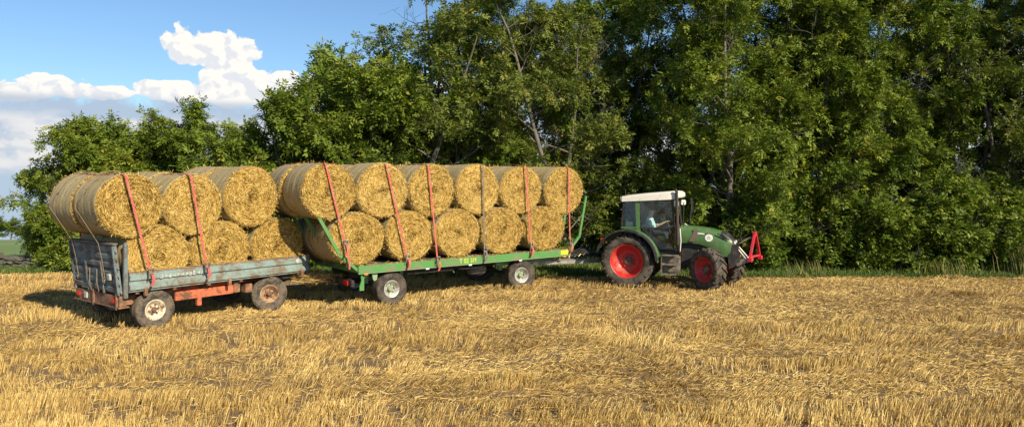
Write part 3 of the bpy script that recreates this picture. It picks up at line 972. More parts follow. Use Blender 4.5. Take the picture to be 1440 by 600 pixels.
# ------------------------------------------------------------------ wheels
def tyre_mesh(name, D, W, rim, kind='rib', n=48):
    ro = D / 2; ri = rim / 2; h = W / 2
    mb = MB()
    if kind == 'rib':
        prof = [(ri, -h * 0.70), (ri + 0.02, -h * 0.86), (ri + (ro - ri) * 0.45, -h), (ro - 0.05, -h * 0.97), (ro - 0.012, -h * 0.84)]
        tread = []
        for c in (-0.55, -0.18, 0.18, 0.55):
            tread += [(ro, h * (c - 0.13)), (ro, h * (c + 0.13)), (ro - 0.014, h * (c + 0.15)), (ro - 0.014, h * (c + 0.21))]
        prof += tread[:-2]
        prof += [(ro - 0.012, h * 0.84), (ro - 0.05, h * 0.97), (ri + (ro - ri) * 0.45, h), (ri + 0.02, h * 0.86), (ri, h * 0.70), (ri - 0.02, 0)]
        mb.lathe(prof, n, closed=True)
        # worn shoulder blocks
        for k in range(44):
            a = k * math.tau / 44
            for s in (-1, 1):
                a1 = a + 0.045
                pts = []
                for (r_, y_) in ((ro - 0.055, 0.985), (ro - 0.006, 0.83)):
                    for aa in (a - 0.035, a + 0.035):
                        pts.append((r_ * math.cos(aa), s * h * y_, r_ * math.sin(aa)))
                q = [Vector(p) for p in (pts[0], pts[1], pts[3], pts[2])]
                nrm = (q[1] - q[0]).cross(q[3] - q[0]).normalized()
                if nrm.y * s < 0: nrm = -nrm
                mb.hexa([p - nrm * 0.01 for p in q] + [p + nrm * 0.010 for p in q])
    else:
        rb = ro - 0.045
        prof = [(ri, -h * 0.72), (ri + 0.025, -h * 0.86), (ri + (rb - ri) * 0.45, -h), (rb - 0.07, -h * 0.985), (rb - 0.015, -h * 0.86), (rb, -h * 0.5), (rb + 0.005, 0),
                (rb, h * 0.5), (rb - 0.015, h * 0.86), (rb - 0.07, h * 0.985), (ri + (rb - ri) * 0.45, h), (ri + 0.025, h * 0.86), (ri, h * 0.72), (ri - 0.03, 0)]
        mb.lathe(prof, n, closed=True)
        nl = 20 if D > 1.4 else 17
        for k in range(nl):
            for s in (-1, 1):
                a = (k + (0.5 if s > 0 else 0)) * math.tau / nl
                # chevron lug swept from the middle to the shoulder
                st = [(-0.06, 0.0, rb, ro - 0.004), (0.35, 0.10, rb - 0.005, ro), (0.75, 0.235, rb - 0.02, ro - 0.006), (1.0, 0.30, rb - 0.09, ro - 0.055)]
                hw = 0.055 * (1.5 / D) ** 0.5
                ring = []
                for yy, da, r1, r2 in st:
                    r_ = []
                    for (rr, sg) in ((r1 - 0.02, -1.15), (r2, -0.8), (r2, 0.8), (r1 - 0.02, 1.15)):
                        aa = a - da + sg * hw * 0.62
                        r_.append((rr * math.cos(aa), s * h * yy, rr * math.sin(aa)))
                    ring.append(r_)
                mb.loft(ring)
    return mb.mesh(name, smooth=True)


def rim_mesh(name, rim, W, dish, side=-1, lip=0.03):
    """dish: how far the centre disc lies inside the outer (side) edge"""
    ri = rim / 2; h = W / 2 * 0.78
    e = side * h
    prof = [(ri + lip * 0.4, e), (ri + lip * 0.2, e * 1.03), (ri - 0.012, e * 0.98), (ri - 0.03, e * 0.80), (ri - 0.05, side * (h - dish * 0.45)), (ri - 0.085, side * (h - dish * 0.75)),
            (ri * 0.62, side * (h - dish)), (ri * 0.36, side * (h - dish)), (ri * 0.33, side * (h - dish + 0.03)), (0.001, side * (h - dish + 0.03))]
    back = [(0.001, side * (h - dish - 0.03)), (ri * 0.62, side * (h - dish - 0.03)), (ri - 0.06, -side * h * 0.6), (ri - 0.01, -side * h * 0.95), (ri + lip * 0.3, -side * h)]
    mb = MB().lathe(prof, 44).lathe(back, 44)
    return mb.mesh(name, smooth=True)


def hub_mesh(name, r, bolts, side, y, bc):
    mb = MB()
    mb.lathe([(0.001, side * (y + 0.05)), (r * 0.75, side * (y + 0.05)), (r, side * (y + 0.02)), (r, side * (y - 0.02))], 18)
    for k in range(bolts):
        a = k * math.tau / bolts + 0.2
        mb.tube([(bc * math.cos(a), side * (y - 0.02), bc * math.sin(a)), (bc * math.cos(a), side * (y + 0.028), bc * math.sin(a))], 0.017, 6)
    return mb.mesh(name, smooth=True)


WH = {}


def wheel(parent, key, loc, D, W, rim, dish, tyre_mat, rim_mat, side, kind='rib', rz=0.0, ry=0.0, hub_r=0.07, bolts=6, bc=0.11, hubm='hub', label=None):
    if (key, side) not in WH:
        if key not in WH: WH[key] = tyre_mesh('tyre_' + key, D, W, rim, kind)
        WH[(key, side)] = (WH[key], rim_mesh('rim_' + key, rim, W, dish, side), hub_mesh('hub_' + key, hub_r, bolts, side, W / 2 * 0.78 - dish + 0.03, bc))
    t, r, hb = WH[(key, side)]
    e = empty('wheel', loc, 0, parent)
    e.rotation_euler = (0, ry, rz)
    for nm, me, mt in (('tyre', t, tyre_mat), ('rim', r, rim_mat), ('hub', hb, hubm)):
        o = link(nm, me, None, e)
        if not len(me.materials): me.materials.append(M[mt])
        if me.materials[0] != M[mt]:
            o.data = me = me.copy(); me.materials[0] = M[mt]
    if label: e['label'] = label
    return e


# ------------------------------------------------------------------ old blue trailer
T1 = (-7.908, 15.223, R(51.6))
T1L, T1W = 4.45, 2.22


def ribbed(z0, z1, ribs, t=0.04, depth=0.045):
    """outline of a rolled steel board in (outward, z): flat inside at 0, ribs outside"""
    pts = [(0.0, z0), (t, z0)]
    hh = (z1 - z0) / ribs
    for i in range(ribs):
        a = z0 + i * hh
        pts += [(t, a + hh * 0.12), (t + depth, a + hh * 0.24), (t + depth, a + hh * 0.70), (t, a + hh * 0.84)]
    pts += [(t, z1 - 0.012), (t + 0.012, z1 - 0.01), (t + 0.012, z1), (0.0, z1)]
    return pts


def build_trailer1():
    root = empty('farm_trailer', (T1[0], T1[1], 0), T1[2])
    tag(root, 'old faded blue drop side trailer with rusty orange chassis, second in the train', 'trailer')
    L, W = T1L, T1W
    bz = 0.855
    # deck planks
    for k in range(9):
        w = W / 9
        MB().box(0.03, L - 0.03, k * w + 0.004, (k + 1) * w - 0.004, bz - 0.02, bz + 0.03).build('plank', M['wood'], root)
    side = ribbed(bz + 0.0, bz + 0.39, 2)
    near = MB().prism([(-a - 0.002, b) for a, b in side], 0.06, L - 0.02).build('side_board', M['blue'], root)
    MB().prism([(W + a + 0.002, b) for a, b in side], 0.06, L - 0.02).build('side_board', M['blue'], root)
    MB().prism([(L + a, b) for a, b in ribbed(bz, bz + 0.42, 2)], 0.0, W, 'y').build('front_board', M['blue_dark'], root)
    # rusty cap rail on the near board
    MB().box(0.05, L - 0.01, -0.055, 0.005, bz + 0.392, bz + 0.412).build('cap_rail', M['rusty'], near)
    # worn lettering: strokes only, too flaked to read
    mb = MB()
    x = 0.68
    g = random.Random(5)
    y0 = -0.0885
    for k in range(11):
        w = g.uniform(0.05, 0.085)
        zb, zt = bz + 0.235, bz + 0.235 + g.uniform(0.055, 0.085)
        for st in range(2):
            a = (x + g.uniform(0, w), zb + g.uniform(0, 0.02)); b_ = (x + g.uniform(0, w), zt)
            mb.bar((a[0], y0, a[1]), (b_[0], y0, b_[1]), 0.018, 0.003, (0, 1, 0))
        mb.bar((x, y0 - 0.001, g.choice([zb, (zb + zt) / 2, zt])), (x + w, y0 - 0.001, g.choice([zb + 0.01, zt - 0.02])), 0.016, 0.003, (0, 1, 0))
        x += w + g.uniform(0.015, 0.035)
    mb.build('lettering', M['letter_white'], near)
    mb = MB()
    mb.lathe([(0.001, -0.004), (0.055, -0.004), (0.055, 0.0)], 14)
    mb.build('white_patch', M['letter_white'], near, loc=(L - 0.35, -0.088, bz + 0.30))
    # latches and hinges along the boards
    for s in (0.35, 2.25, 4.2):
        MB().box(s, s + 0.07, -0.10, -0.03, bz - 0.10, bz + 0.08).build('hinge', M['rusty'], root, bevel=0.006)
    # corner posts
    for xx, yy in ((0.0, 0.0), (0.0, W), (L, 0.0), (L, W)):
        hgt = 1.0 if xx == 0 else 0.43
        MB().box(xx - 0.04, xx + 0.045, yy - 0.035, yy + 0.035, bz - 0.12, bz + hgt).build('corner_post', M['blue_dark'], root, bevel=0.008)
    # tailgate of two ribbed boards leaning out a little
    tg = empty('tailgate', (-0.045, 0, bz - 0.02), 0, root)
    tg.rotation_euler = (0, R(-7), 0)
    for (a, b_, rb) in ((0.0, 0.49, 3), (0.505, 1.02, 3)):
        MB().prism([(-p, q) for p, q in ribbed(a, b_, rb, 0.03, 0.028)], 0.02, W - 0.02, 'y').build('board', M['blue_dark'], tg)
    for yy in (0.06, 0.72, 1.45, W - 0.08):
        MB().box(-0.085, -0.045, yy - 0.025, yy + 0.025, -0.03, 0.62 if 0.1 < yy < 2 else 1.0).build('hinge_bar', M['blue_dark'], tg, bevel=0.006)
    MB().box(-0.10, -0.055, 0.30, 0.42, 0.28, 0.40).build('plate', M['letter_white'], tg)
    MB().box(-0.08, 0.02, 0.0, W, 1.02, 1.045).build('cap_rail', M['wood'], tg)
    for yy in (0.9, 1.25):
        MB().tube([(-0.075, yy, 0.47), (-0.10, yy + 0.02, 0.2), (-0.07, yy + 0.06, -0.02)], 0.012, 6).build('latch_rod', M['steel'], tg)
    # chassis
    for yy in (0.55, W - 0.55):
        MB().box(0.10, L - 0.15, yy - 0.05, yy + 0.05, 0.68, 0.82).build('chassis_rail', M['orange'], root, bevel=0.01)
    for xx in np.linspace(0.25, L - 0.25, 6):
        MB().box(xx - 0.035, xx + 0.035, 0.0, W, 0.80, 0.838).build('cross_member', M['rusty'], root)
    # near side beam: rusty at the rear, orange in the middle
    MB().box(1.12, 2.5, 0.13, 0.20, 0.53, 0.72).build('side_rail', M['orange'], root, bevel=0.008)
    MB().box(0.02, 1.12, 0.28, 0.36, 0.55, 0.76).build('side_rail', M['rusty'], root, bevel=0.008)
    MB().box(2.50, 2.66, 0.11, 0.22, 0.54, 0.82).build('bracket', M['rusty'], root, bevel=0.01)
    MB().box(1.62, 1.72, 0.12, 0.22, 0.36, 0.53).build('bracket', M['orange'], root, bevel=0.01)
    # rear bumper with lamps
    MB().box(-0.09, 0.05, 0.05, W - 0.05, 0.56, 0.78).build('rear_beam', M['rusty'], root, bevel=0.01)
    MB().box(-0.12, 0.10, 0.02, W - 0.02, 0.535, 0.558).build('rear_step', M['rusty'], root)
    for yy in (0.22, W - 0.32):
        MB().box(-0.125, -0.092, yy, yy + 0.15, 0.63, 0.72).build('tail_lamp', M['red_lens'], root, bevel=0.008)
    MB().box(-0.12, -0.092, 1.55, 1.68, 0.61, 0.74).build('lamp_plate', M['letter_white'], root)
    for yy in (0.12, 1.2):
        MB().box(-0.13, 0.0, yy, yy + 0.05, 0.50, 0.84).build('bracket', M['rusty'], root, bevel=0.006)
    # axles, springs, wheels
    for xx in (0.64, 3.44):
        MB().bar((xx, 0.2, 0.42), (xx, W - 0.2, 0.42), 0.09, 0.09).build('axle', M['dark'], root)
        for yy in (0.48, W - 0.48):
            MB().prism([(xx - 0.42, 0.60), (xx, 0.46), (xx + 0.42, 0.60), (xx + 0.42, 0.63), (xx, 0.52), (xx - 0.42, 0.63)], yy - 0.035, yy + 0.035, 'y').build('leaf_spring', M['rusty'], root)
    for xx, rm in ((0.64, 'rim_cream'), (3.44, 'rim_rust')):
        lab = 'dusty wheel with cream rim' if xx < 1 else 'dusty wheel with rusty brown rim'
        wheel(root, 't1', (xx, 0.14, 0.415), 0.83, 0.25, 0.42, 0.10, 'tyre_pale', rm, -1, hub_r=0.06, bolts=6, bc=0.095, hubm='rusty', rz=0 if xx < 1 else R(-24), label=lab)
        wheel(root, 't1', (xx, W - 0.14, 0.415), 0.83, 0.25, 0.42, 0.10, 'tyre_pale', rm, 1, hub_r=0.06, bolts=6, bc=0.095, hubm='rusty', rz=0 if xx < 1 else R(-24), label=lab)
    # turntable and drawbar
    MB().lathe([(0.30, -0.05), (0.52, -0.05), (0.52, 0.05), (0.30, 0.05)], 28, closed=True, axis='z').build('turntable', M['dark'], root, smooth=True, loc=(3.44, W / 2, 0.66))
    MB().box(3.10, 3.80, 0.5, W - 0.5, 0.53, 0.61).build('front_bogie', M['rusty'], root, bevel=0.01)
    MB().box(2.82, 3.0, 0.14, 0.34, 0.50, 0.70).build('bracket', M['rusty'], root, bevel=0.01)
    dbm = empty('drawbar', (3.44, W / 2, 0.56), R(-44), root)
    MB().bar((0.30, -0.42, 0), (1.92, -0.03, 0.05), 0.07, 0.09).build('arm', M['wood'], dbm)
    MB().bar((0.30, 0.42, 0), (1.92, 0.03, 0.05), 0.07, 0.09).build('arm', M['wood'], dbm)
    MB().lathe([(0.035, -0.02), (0.075, -0.02), (0.075, 0.02), (0.035, 0.02)], 16, closed=True, axis='z').build('tow_eye', M['steel'], dbm, loc=(1.99, 0, 0.05))
    MB().box(3.92, 4.35, 0.28, 0.62, 0.70, 0.74).build('step_plate', M['yellow'] if False else M['letter_white'], root)
    return root


trailer1 = build_trailer1()

# ------------------------------------------------------------------ green bale trailer
T2 = (-3.733, 18.006, R(38.7))
T2L, T2W = 7.0, 2.42


def build_trailer2():
    root = empty('bale_trailer', (T2[0], T2[1], 0), T2[2])
    tag(root, 'long green flatbed bale trailer with kinked end racks, hitched to the tractor', 'trailer')
    L, W = T2L, T2W
    zt = 1.07
    for yy, nm in ((0.0, 'near'), (W, 'far')):
        s = -1 if yy == 0 else 1
        # C channel edge beam
        prof = [(yy, zt), (yy + s * 0.045, zt), (yy + s * 0.05, zt - 0.01), (yy + s * 0.05, zt - 0.165), (yy + s * 0.045, zt - 0.175), (yy, zt - 0.175)]
        b = MB().prism(prof, 0.0, L).build('edge_beam', M['trailer_green'], root)
        MB().box(0.0, L, min(yy, yy + s * 0.058), max(yy, yy + s * 0.058), zt - 0.196, zt - 0.177).build('lower_flange', M['pale_green'], b)
    for k in range(24):
        w = L / 24
        MB().box(k * w + 0.003, (k + 1) * w - 0.003, 0.006, W - 0.006, zt - 0.05, zt - 0.012).build('deck_plate', M['deck'], root)
    for k in range(8):
        x = 0.3 + k * (L - 0.6) / 7
        MB().box(x - 0.035, x + 0.035, 0.005, W - 0.005, zt - 0.17, zt - 0.055).build('cross_member', M['dark'], root)
    for yy in (0.72, W - 0.72):
        MB().box(0.15, L - 0.1, yy - 0.06, yy + 0.06, 0.70, zt - 0.172).build('chassis_rail', M['dark'], root)
    for x0, x1 in ((0, 0.05), (L - 0.05, L)):
        MB().box(x0 + 0.001, x1 - 0.001, 0.007, W - 0.007, zt - 0.172, zt - 0.056).build('end_beam', M['trailer_green'], root)
    # end racks: posts that kick out at a knee
    def rack(name, pts, nposts, topbar):
        rk = empty(name, (0, 0, 0), 0, root)
        for i in range(nposts):
            y = 0.03 + (W - 0.06) * i / (nposts - 1)
            for a, b in zip(pts[:-1], pts[1:]):
                a = Vector((a[0], y, a[1])); b = Vector((b[0], y, b[1])); dd = (b - a).normalized() * 0.03
                MB().bar(a - dd * 0.4, b + dd * 0.6, 0.06, 0.075, (1, 0, 0)).build('post', M['trailer_green'], rk)
        for (x, z) in topbar:
            MB().bar((x, -0.01, z), (x, W + 0.01, z), 0.05, 0.05).build('rail', M['trailer_green'], rk)
        return rk
    rack('rear_rack', [(0.02, 0.96), (-0.46, 1.36), (-1.0, 2.30)], 4, [(-0.99, 2.28), (-0.47, 1.34)])
    rack('front_rack', [(L - 0.02, 1.0), (L + 0.42, 1.42), (L + 0.70, 2.62)], 4, [(L + 0.69, 2.58), (L + 0.42, 1.41)])
    MB().bar((L - 0.06, -0.03, 1.62), (L + 0.56, 0.0, 2.1), 0.02, 0.02).build('brace', M['steel'], root)
    # stickers and lettering on the near beam
    MB().box(6.60, 6.92, -0.0545, -0.0515, 0.925, 1.045).build('yellow_plate', M['yellow'], root)
    tx = bpy.data.curves.new('lettering', 'FONT')
    tx.body = 'T 02 3M'
    tx.size = 0.17; tx.extrude = 0.0015
    tmp = bpy.data.objects.new('lettering_source', tx)
    me = bpy.data.meshes.new_from_object(tmp)
    bpy.data.objects.remove(tmp)
    link('lettering', me, M['letter_yellow'], root, (2.95, -0.0535, 0.925), (R(90), 0, 0), (0.95, 1, 1))
    for x in (0.15, 1.9, 3.25, 5.0, 6.7):
        MB().box(x, x + 0.10, -0.062, -0.052, 0.845, 0.878).build('side_reflector', M['amber'] if x < 1 or x > 6 else M['white'], root)
    # running gear
    for xa, sgn in ((0.98, 1), (5.23, -1)):
        for yy in (0.50, W - 0.50):
            MB().prism([(xa - 0.48, 0.60), (xa, 0.46), (xa + 0.48, 0.60), (xa + 0.48, 0.635), (xa, 0.53), (xa - 0.48, 0.635)], yy - 0.035, yy + 0.035, 'y').build('leaf_spring', M['dark'], root)
            for e in (-0.5, 0.5):
                MB().prism([(xa + e - 0.06, 0.86), (xa + e + 0.06, 0.86), (xa + e + 0.035, 0.56), (xa + e - 0.035, 0.56)], yy - 0.05, yy + 0.05, 'y').build('spring_hanger', M['pale_green'], root)
        MB().bar((xa, 0.25, 0.42), (xa, W - 0.25, 0.42), 0.10, 0.10).build('axle', M['dark'], root)
        wheel(root, 't2', (xa, 0.20, 0.42), 0.84, 0.33, 0.42, 0.12, 'tyre', 'rim_grey', -1, hub_r=0.075, bolts=6, bc=0.12, hubm='pale_green', rz=0 if xa < 2 else R(-14))
        wheel(root, 't2', (xa, W - 0.20, 0.42), 0.84, 0.33, 0.42, 0.12, 'tyre', 'rim_grey', 1, hub_r=0.075, bolts=6, bc=0.12, hubm='pale_green', rz=0 if xa < 2 else R(-14))
    MB().box(4.55, 6.75, 0.42, 0.52, 0.70, 0.84).build('bogie_frame', M['pale_green'], root, bevel=0.01)
    MB().box(4.55, 6.75, W - 0.52, W - 0.42, 0.70, 0.84).build('bogie_frame', M['pale_green'], root, bevel=0.01)
    MB().lathe([(0.30, -0.03), (0.5, -0.03), (0.5, 0.03), (0.30, 0.03)], 28, closed=True, axis='z').build('turntable', M['dark'], root, smooth=True, loc=(5.23, W / 2, 0.735))
    # rear bumper with lamps and green bracket
    MB().box(-0.12, -0.03, 0.1, W - 0.1, 0.56, 0.72).build('rear_bumper', M['black'], root, bevel=0.01)
    for yy in (0.25, W - 0.5):
        MB().box(-0.15, -0.122, yy, yy + 0.25, 0.58, 0.70).build('tail_lamp', M['red_lens'], root, bevel=0.01)
    MB().prism([(0.10, 0.87), (0.26, 0.87), (0.26, 0.80), (0.19, 0.76), (0.19, 0.46), (0.07, 0.46), (0.07, 0.56), (0.12, 0.70)], 0.03, 0.07, 'y').build('bracket', M['trailer_green'], root)
    MB().prism([(0.40, 0.87), (0.56, 0.87), (0.54, 0.70), (0.47, 0.66), (0.43, 0.72)], 0.03, 0.06, 'y').build('bracket', M['pale_green'], root)
    MB().box(-0.10, 0.1, 1.0, 1.4, 0.52, 0.56).build('tow_plate', M['steel'], root)
    # air tank and cross rod
    MB().lathe([(0.001, -0.30), (0.10, -0.27), (0.12, -0.22), (0.12, 0.22), (0.10, 0.27), (0.001, 0.30)], 18, axis='x').build('air_tank', M['grey'], root, smooth=True, loc=(3.95, 0.55, 0.62))
    MB().tube([(1.5, 0.2, 0.74), (2.9, 0.2, 0.74), (2.95, 0.2, 0.66)], 0.018, 6).build('side_rod', M['steel'], root)
    MB().tube([(3.1, 0.2, 0.74), (3.9, 0.22, 0.74)], 0.018, 6).build('side_rod', M['steel'], root)
    # drawbar, hoses, red reflector
    MB().bar((5.6, 0.70, 0.66), (8.06, -0.22, 0.66), 0.09, 0.10).build('drawbar_arm', M['steel'], root)
    MB().bar((5.6, W - 0.75, 0.66), (8.10, -0.12, 0.66), 0.09, 0.10).build('drawbar_arm', M['steel'], root)
    for k in range(4):
        MB().tube([(6.9, 0.8 + 0.06 * k, 0.86), (7.3, 0.5 + 0.05 * k, 0.74), (7.75, 0.2 + 0.05 * k, 0.86 + 0.05 * k), (8.2, -0.05 + 0.04 * k, 0.88), (8.5, -0.25, 0.98)], 0.016, 6).build('hose', M['black'], root, smooth=True)
    for k in range(4):
        MB().tube([(7.45 + 0.13 * k, 0.28 - 0.06 * k, 0.76 + 0.03 * k), (7.53 + 0.13 * k, 0.26 - 0.06 * k, 0.84 + 0.02 * k)], 0.016, 8).build('hose_coupling', M['brass'] if k % 2 else M['hub'], root)
    MB().box(L + 0.02, L + 0.05, 0.05, 0.16, 0.86, 1.0).build('front_reflector', M['red_lens'], root)
    MB().box(L + 0.02, L + 0.05, 0.05, 0.16, 0.80, 0.855).build('front_reflector', M['white'], root)
    return root


trailer2 = build_trailer2()

# ------------------------------------------------------------------ straw bales
BL = 1.165


def bale_body(seed):
    g = np.random.default_rng(seed)
    # the winding body: rounded edges, lumpy ends; the axis is y
    n, V, F = 56, [], []
    prof = []
    for r in np.linspace(0.02, 0.60, 11): prof.append((r, -1, 0))
    prof += [(0.655, -0.985, 1), (0.682, -0.94, 1)] + [(0.69, y, 1) for y in np.linspace(-0.85, 0.85, 9)] + [(0.682, 0.94, 1), (0.655, 0.985, 1)]
    for r in np.linspace(0.60, 0.02, 11): prof.append((r, 1, 0))
    L = len(prof)
    ph = g.random(6) * math.tau
    vs = np.zeros((n, L, 3))
    for k in range(n):
        a = k * math.tau / n
        out = 1 + 0.018 * math.sin(2 * a + ph[0]) + 0.014 * math.sin(3 * a + ph[1]) + 0.008 * math.sin(5 * a + ph[2])
        for i, (r, y, sd_) in enumerate(prof):
            bump = 0.034 * (fbm(8 + r * 9 + y * 3, 5 + math.cos(a) * r * 6 + math.sin(a) * r * 7, seed, 3) - 0.5) * 2
            yy = y * (BL / 2) * (1 if sd_ else 1.0) + (math.copysign(1, y) * (bump - 0.02 * (r < 0.14)) if not sd_ else 0)
            rr = r * out + (0.006 * g.normal() if sd_ else 0)
            vs[k, i] = (rr * math.cos(a), yy, rr * math.sin(a))
    V = vs.reshape(-1, 3)
    k = np.arange(n)[:, None]; i = np.arange(L - 1)[None, :]
    k2 = (k + 1) % n
    F = np.stack([k * L + i, k2 * L + i, k2 * L + i + 1, k * L + i + 1], -1).reshape(-1, 4)
    att = np.full(len(F), 0.30)
    # straws sticking out of both ends, following the winding
    m = 7500
    r = 0.66 * np.sqrt(g.random(m)); a = g.random(m) * math.tau
    s = np.where(g.random(m) < 0.62, -1.0, 1.0)
    ln = (0.03 + 0.065 * g.random(m)); tilt = g.normal(0.12, 0.30, m)
    loose = g.random(m) < 0.14
    tilt = np.where(loose, g.random(m) * 6.28, tilt)
    td = np.stack([-np.sin(a + tilt), np.zeros(m), np.cos(a + tilt)], -1)
    c = np.stack([r * np.cos(a), s * (BL / 2 + 0.006 + 0.014 * g.random(m)), r * np.sin(a)], -1)
    d = td * ln[:, None] / 2; d[:, 1] += s * g.normal(0.006, 0.014, m)
    w = np.stack([np.cos(a + tilt), g.normal(0, 0.5, m), np.sin(a + tilt)], -1); w /= np.linalg.norm(w, axis=1)[:, None]
    w *= (0.0026 + 0.0026 * g.random(m))[:, None]
    Q = np.stack([c - d - w, c - d + w, c + d + w, c + d - w], 1).reshape(-1, 3)
    # fuzz round the edges
    mf = 900
    a = g.random(mf) * math.tau; s = np.where(g.random(mf) < 0.5, -1.0, 1.0)
    b = np.stack([0.66 * np.cos(a), s * BL / 2 * (0.95 + 0.05 * g.random(mf)), 0.66 * np.sin(a)], -1)
    rd = np.stack([np.cos(a), s * 0.5 + g.normal(0, 0.4, mf), np.sin(a)], -1) + g.normal(0, 0.5, (mf, 3))
    e = b + rd * (0.015 + 0.055 * g.random(mf) ** 2)[:, None]
    w = np.cross(rd, g.normal(size=(mf, 3))); w /= np.linalg.norm(w, axis=1)[:, None]; w *= 0.004
    Q2 = np.stack([b - w, b + w, e + w, e - w], 1).reshape(-1, 3)
    Qa = np.concatenate([Q, Q2])
    v = np.concatenate([V, Qa])
    f2 = len(V) + np.arange(len(Qa)).reshape(-1, 4)
    return np_mesh('bale_%d' % seed, v, np.concatenate([F, f2]), np.concatenate([att, np.clip(g.normal(0.52, 0.30, len(f2)), 0, 1)]), smooth=False)


def net_mesh(seed):
    g = np.random.default_rng(seed + 50)
    n = 64
    ys = np.concatenate([[-0.93], np.linspace(-0.90, 0.90, 25), [0.93]])
    vs = np.zeros((n, len(ys), 3))
    ph = g.random(6) * math.tau
    g2 = np.random.default_rng(seed); pb = g2.random(6) * math.tau
    for k in range(n):
        a = k * math.tau / n
        out = 1 + 0.018 * math.sin(2 * a + pb[0]) + 0.014 * math.sin(3 * a + pb[1]) + 0.008 * math.sin(5 * a + pb[2])
        for i, y in enumerate(ys):
            rr = 0.698 * out + 0.004 * math.sin(y * 11 + ph[0]) + 0.003 * math.sin(y * 23 + ph[1] + 0.5 * math.sin(3 * a)) + 0.003 * g.normal()
            if i in (0, len(ys) - 1): rr = 0.686 * out
            vs[k, i] = (rr * math.cos(a), y * BL / 2, rr * math.sin(a))
    L = len(ys)
    k = np.arange(n)[:, None]; i = np.arange(L - 1)[None, :]; k2 = (k + 1) % n
    F = np.stack([k * L + i, k2 * L + i, k2 * L + i + 1, k * L + i + 1], -1).reshape(-1, 4)
    return np_mesh('net_%d' % seed, vs.reshape(-1, 3), F, smooth=True)


BALES = [(bale_body(s), net_mesh(s)) for s in (301, 302, 303, 304, 305, 306, 307)]
bale_i = [0]


def frame_pt(T, s, y, z):
    c, q = math.cos(T[2]), math.sin(T[2])
    return Vector((T[0] + s * c - y * q, T[1] + s * q + y * c, z))


def bale(T, s, y, z, rx, rz_, label, group):
    i = bale_i[0]; bale_i[0] += 1
    b, nt = BALES[i % 7]
    g = random.Random(i * 17 + 3)
    root = empty('straw_bale', frame_pt(T, s, y, z), T[2] + R(g.uniform(-2.0, 2.0)))
    spin = g.random() * math.tau
    root.rotation_euler = (R(g.uniform(-1.6, 1.6)), R(g.uniform(-3, 3)), root.rotation_euler.z)
    root.scale = (rx / 0.70, g.uniform(0.975, 1.0), rz_ / 0.70)
    # the roll turns inside its squashed outline
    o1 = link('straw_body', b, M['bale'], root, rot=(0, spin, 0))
    o2 = link('net_wrap', nt, M['net'], root, rot=(0, spin, 0))
    tag(root, label, 'bale', group)
    return root


ORD = ['first', 'second', 'third', 'fourth', 'fifth', 'sixth']
GB1 = 'round straw bales on the blue trailer'
GB2 = 'round straw bales on the green trailer'
T1_TOP = [(0.12, -0.02, 2.62, 0.68, 0.68), (1.47, 0.0, 2.615, 0.68, 0.685), (2.92, 0.02, 2.745, 0.71, 0.72)]
T1_LOW = [(0.70, 0.03, 1.555, 0.72, 0.665), (2.17, 0.03, 1.565, 0.725, 0.675), (3.66, 0.03, 1.565, 0.725, 0.675)]
T2_TOP = [(-0.74, -0.03, 2.885, 0.70, 0.68), (0.68, -0.01, 2.88, 0.72, 0.68), (2.12, 0.0, 2.875, 0.72, 0.69), (3.62, 0.0, 2.875, 0.73, 0.69), (5.16, 0.01, 2.865, 0.75, 0.69), (6.80, 0.0, 2.83, 0.77, 0.71)]
T2_LOW = [(0.03, 0.03, 1.73, 0.735, 0.655), (1.49, 0.03, 1.725, 0.72, 0.65), (2.95, 0.02, 1.735, 0.73, 0.66), (4.47, 0.03, 1.73, 0.76, 0.655), (6.05, 0.02, 1.72, 0.78, 0.65)]
for i, (s, y, z, rx, rz_) in enumerate(T1_TOP):
    bale(T1, s, y + BL / 2, z, rx, rz_, '%s top row bale from the tailgate on the blue trailer, facing the viewer' % ORD[i], GB1)
    bale(T1, s - (0.02 if i == 0 else 0), y + BL * 1.5 + 0.05, z + 0.02, rx * 0.98, rz_, '%s top row bale from the tailgate on the far side of the blue trailer' % ORD[i], GB1)
for i, (s, y, z, rx, rz_) in enumerate(T1_LOW):
    bale(T1, s, y + 0.03 + BL / 2, z, rx, rz_, '%s bottom row bale from the tailgate inside the blue trailer, facing the viewer' % ORD[i], GB1)
    bale(T1, s, y + BL * 1.5 + 0.03 - 0.06, z, rx, rz_, '%s bottom row bale from the tailgate on the far side inside the blue trailer' % ORD[i], GB1)
for i, (s, y, z, rx, rz_) in enumerate(T2_TOP):
    bale(T2, s, y + BL / 2, z, rx, rz_, '%s top row bale from the left on the green trailer, facing the viewer' % ORD[i], GB2)
    bale(T2, s - (0.03 if i == 0 else 0), y + BL * 1.5 + 0.05, z - 0.01, rx, rz_, '%s top row bale from the left on the far side of the green trailer' % ORD[i], GB2)
for i, (s, y, z, rx, rz_) in enumerate(T2_LOW):
    bale(T2, s, y + BL / 2, z, rx, rz_, '%s bottom row bale from the left on the green trailer, facing the viewer' % ORD[i], GB2)
    bale(T2, s, y + BL * 1.5 + 0.04, z, rx, rz_, '%s bottom row bale from the left on the far side of the green trailer' % ORD[i], GB2)


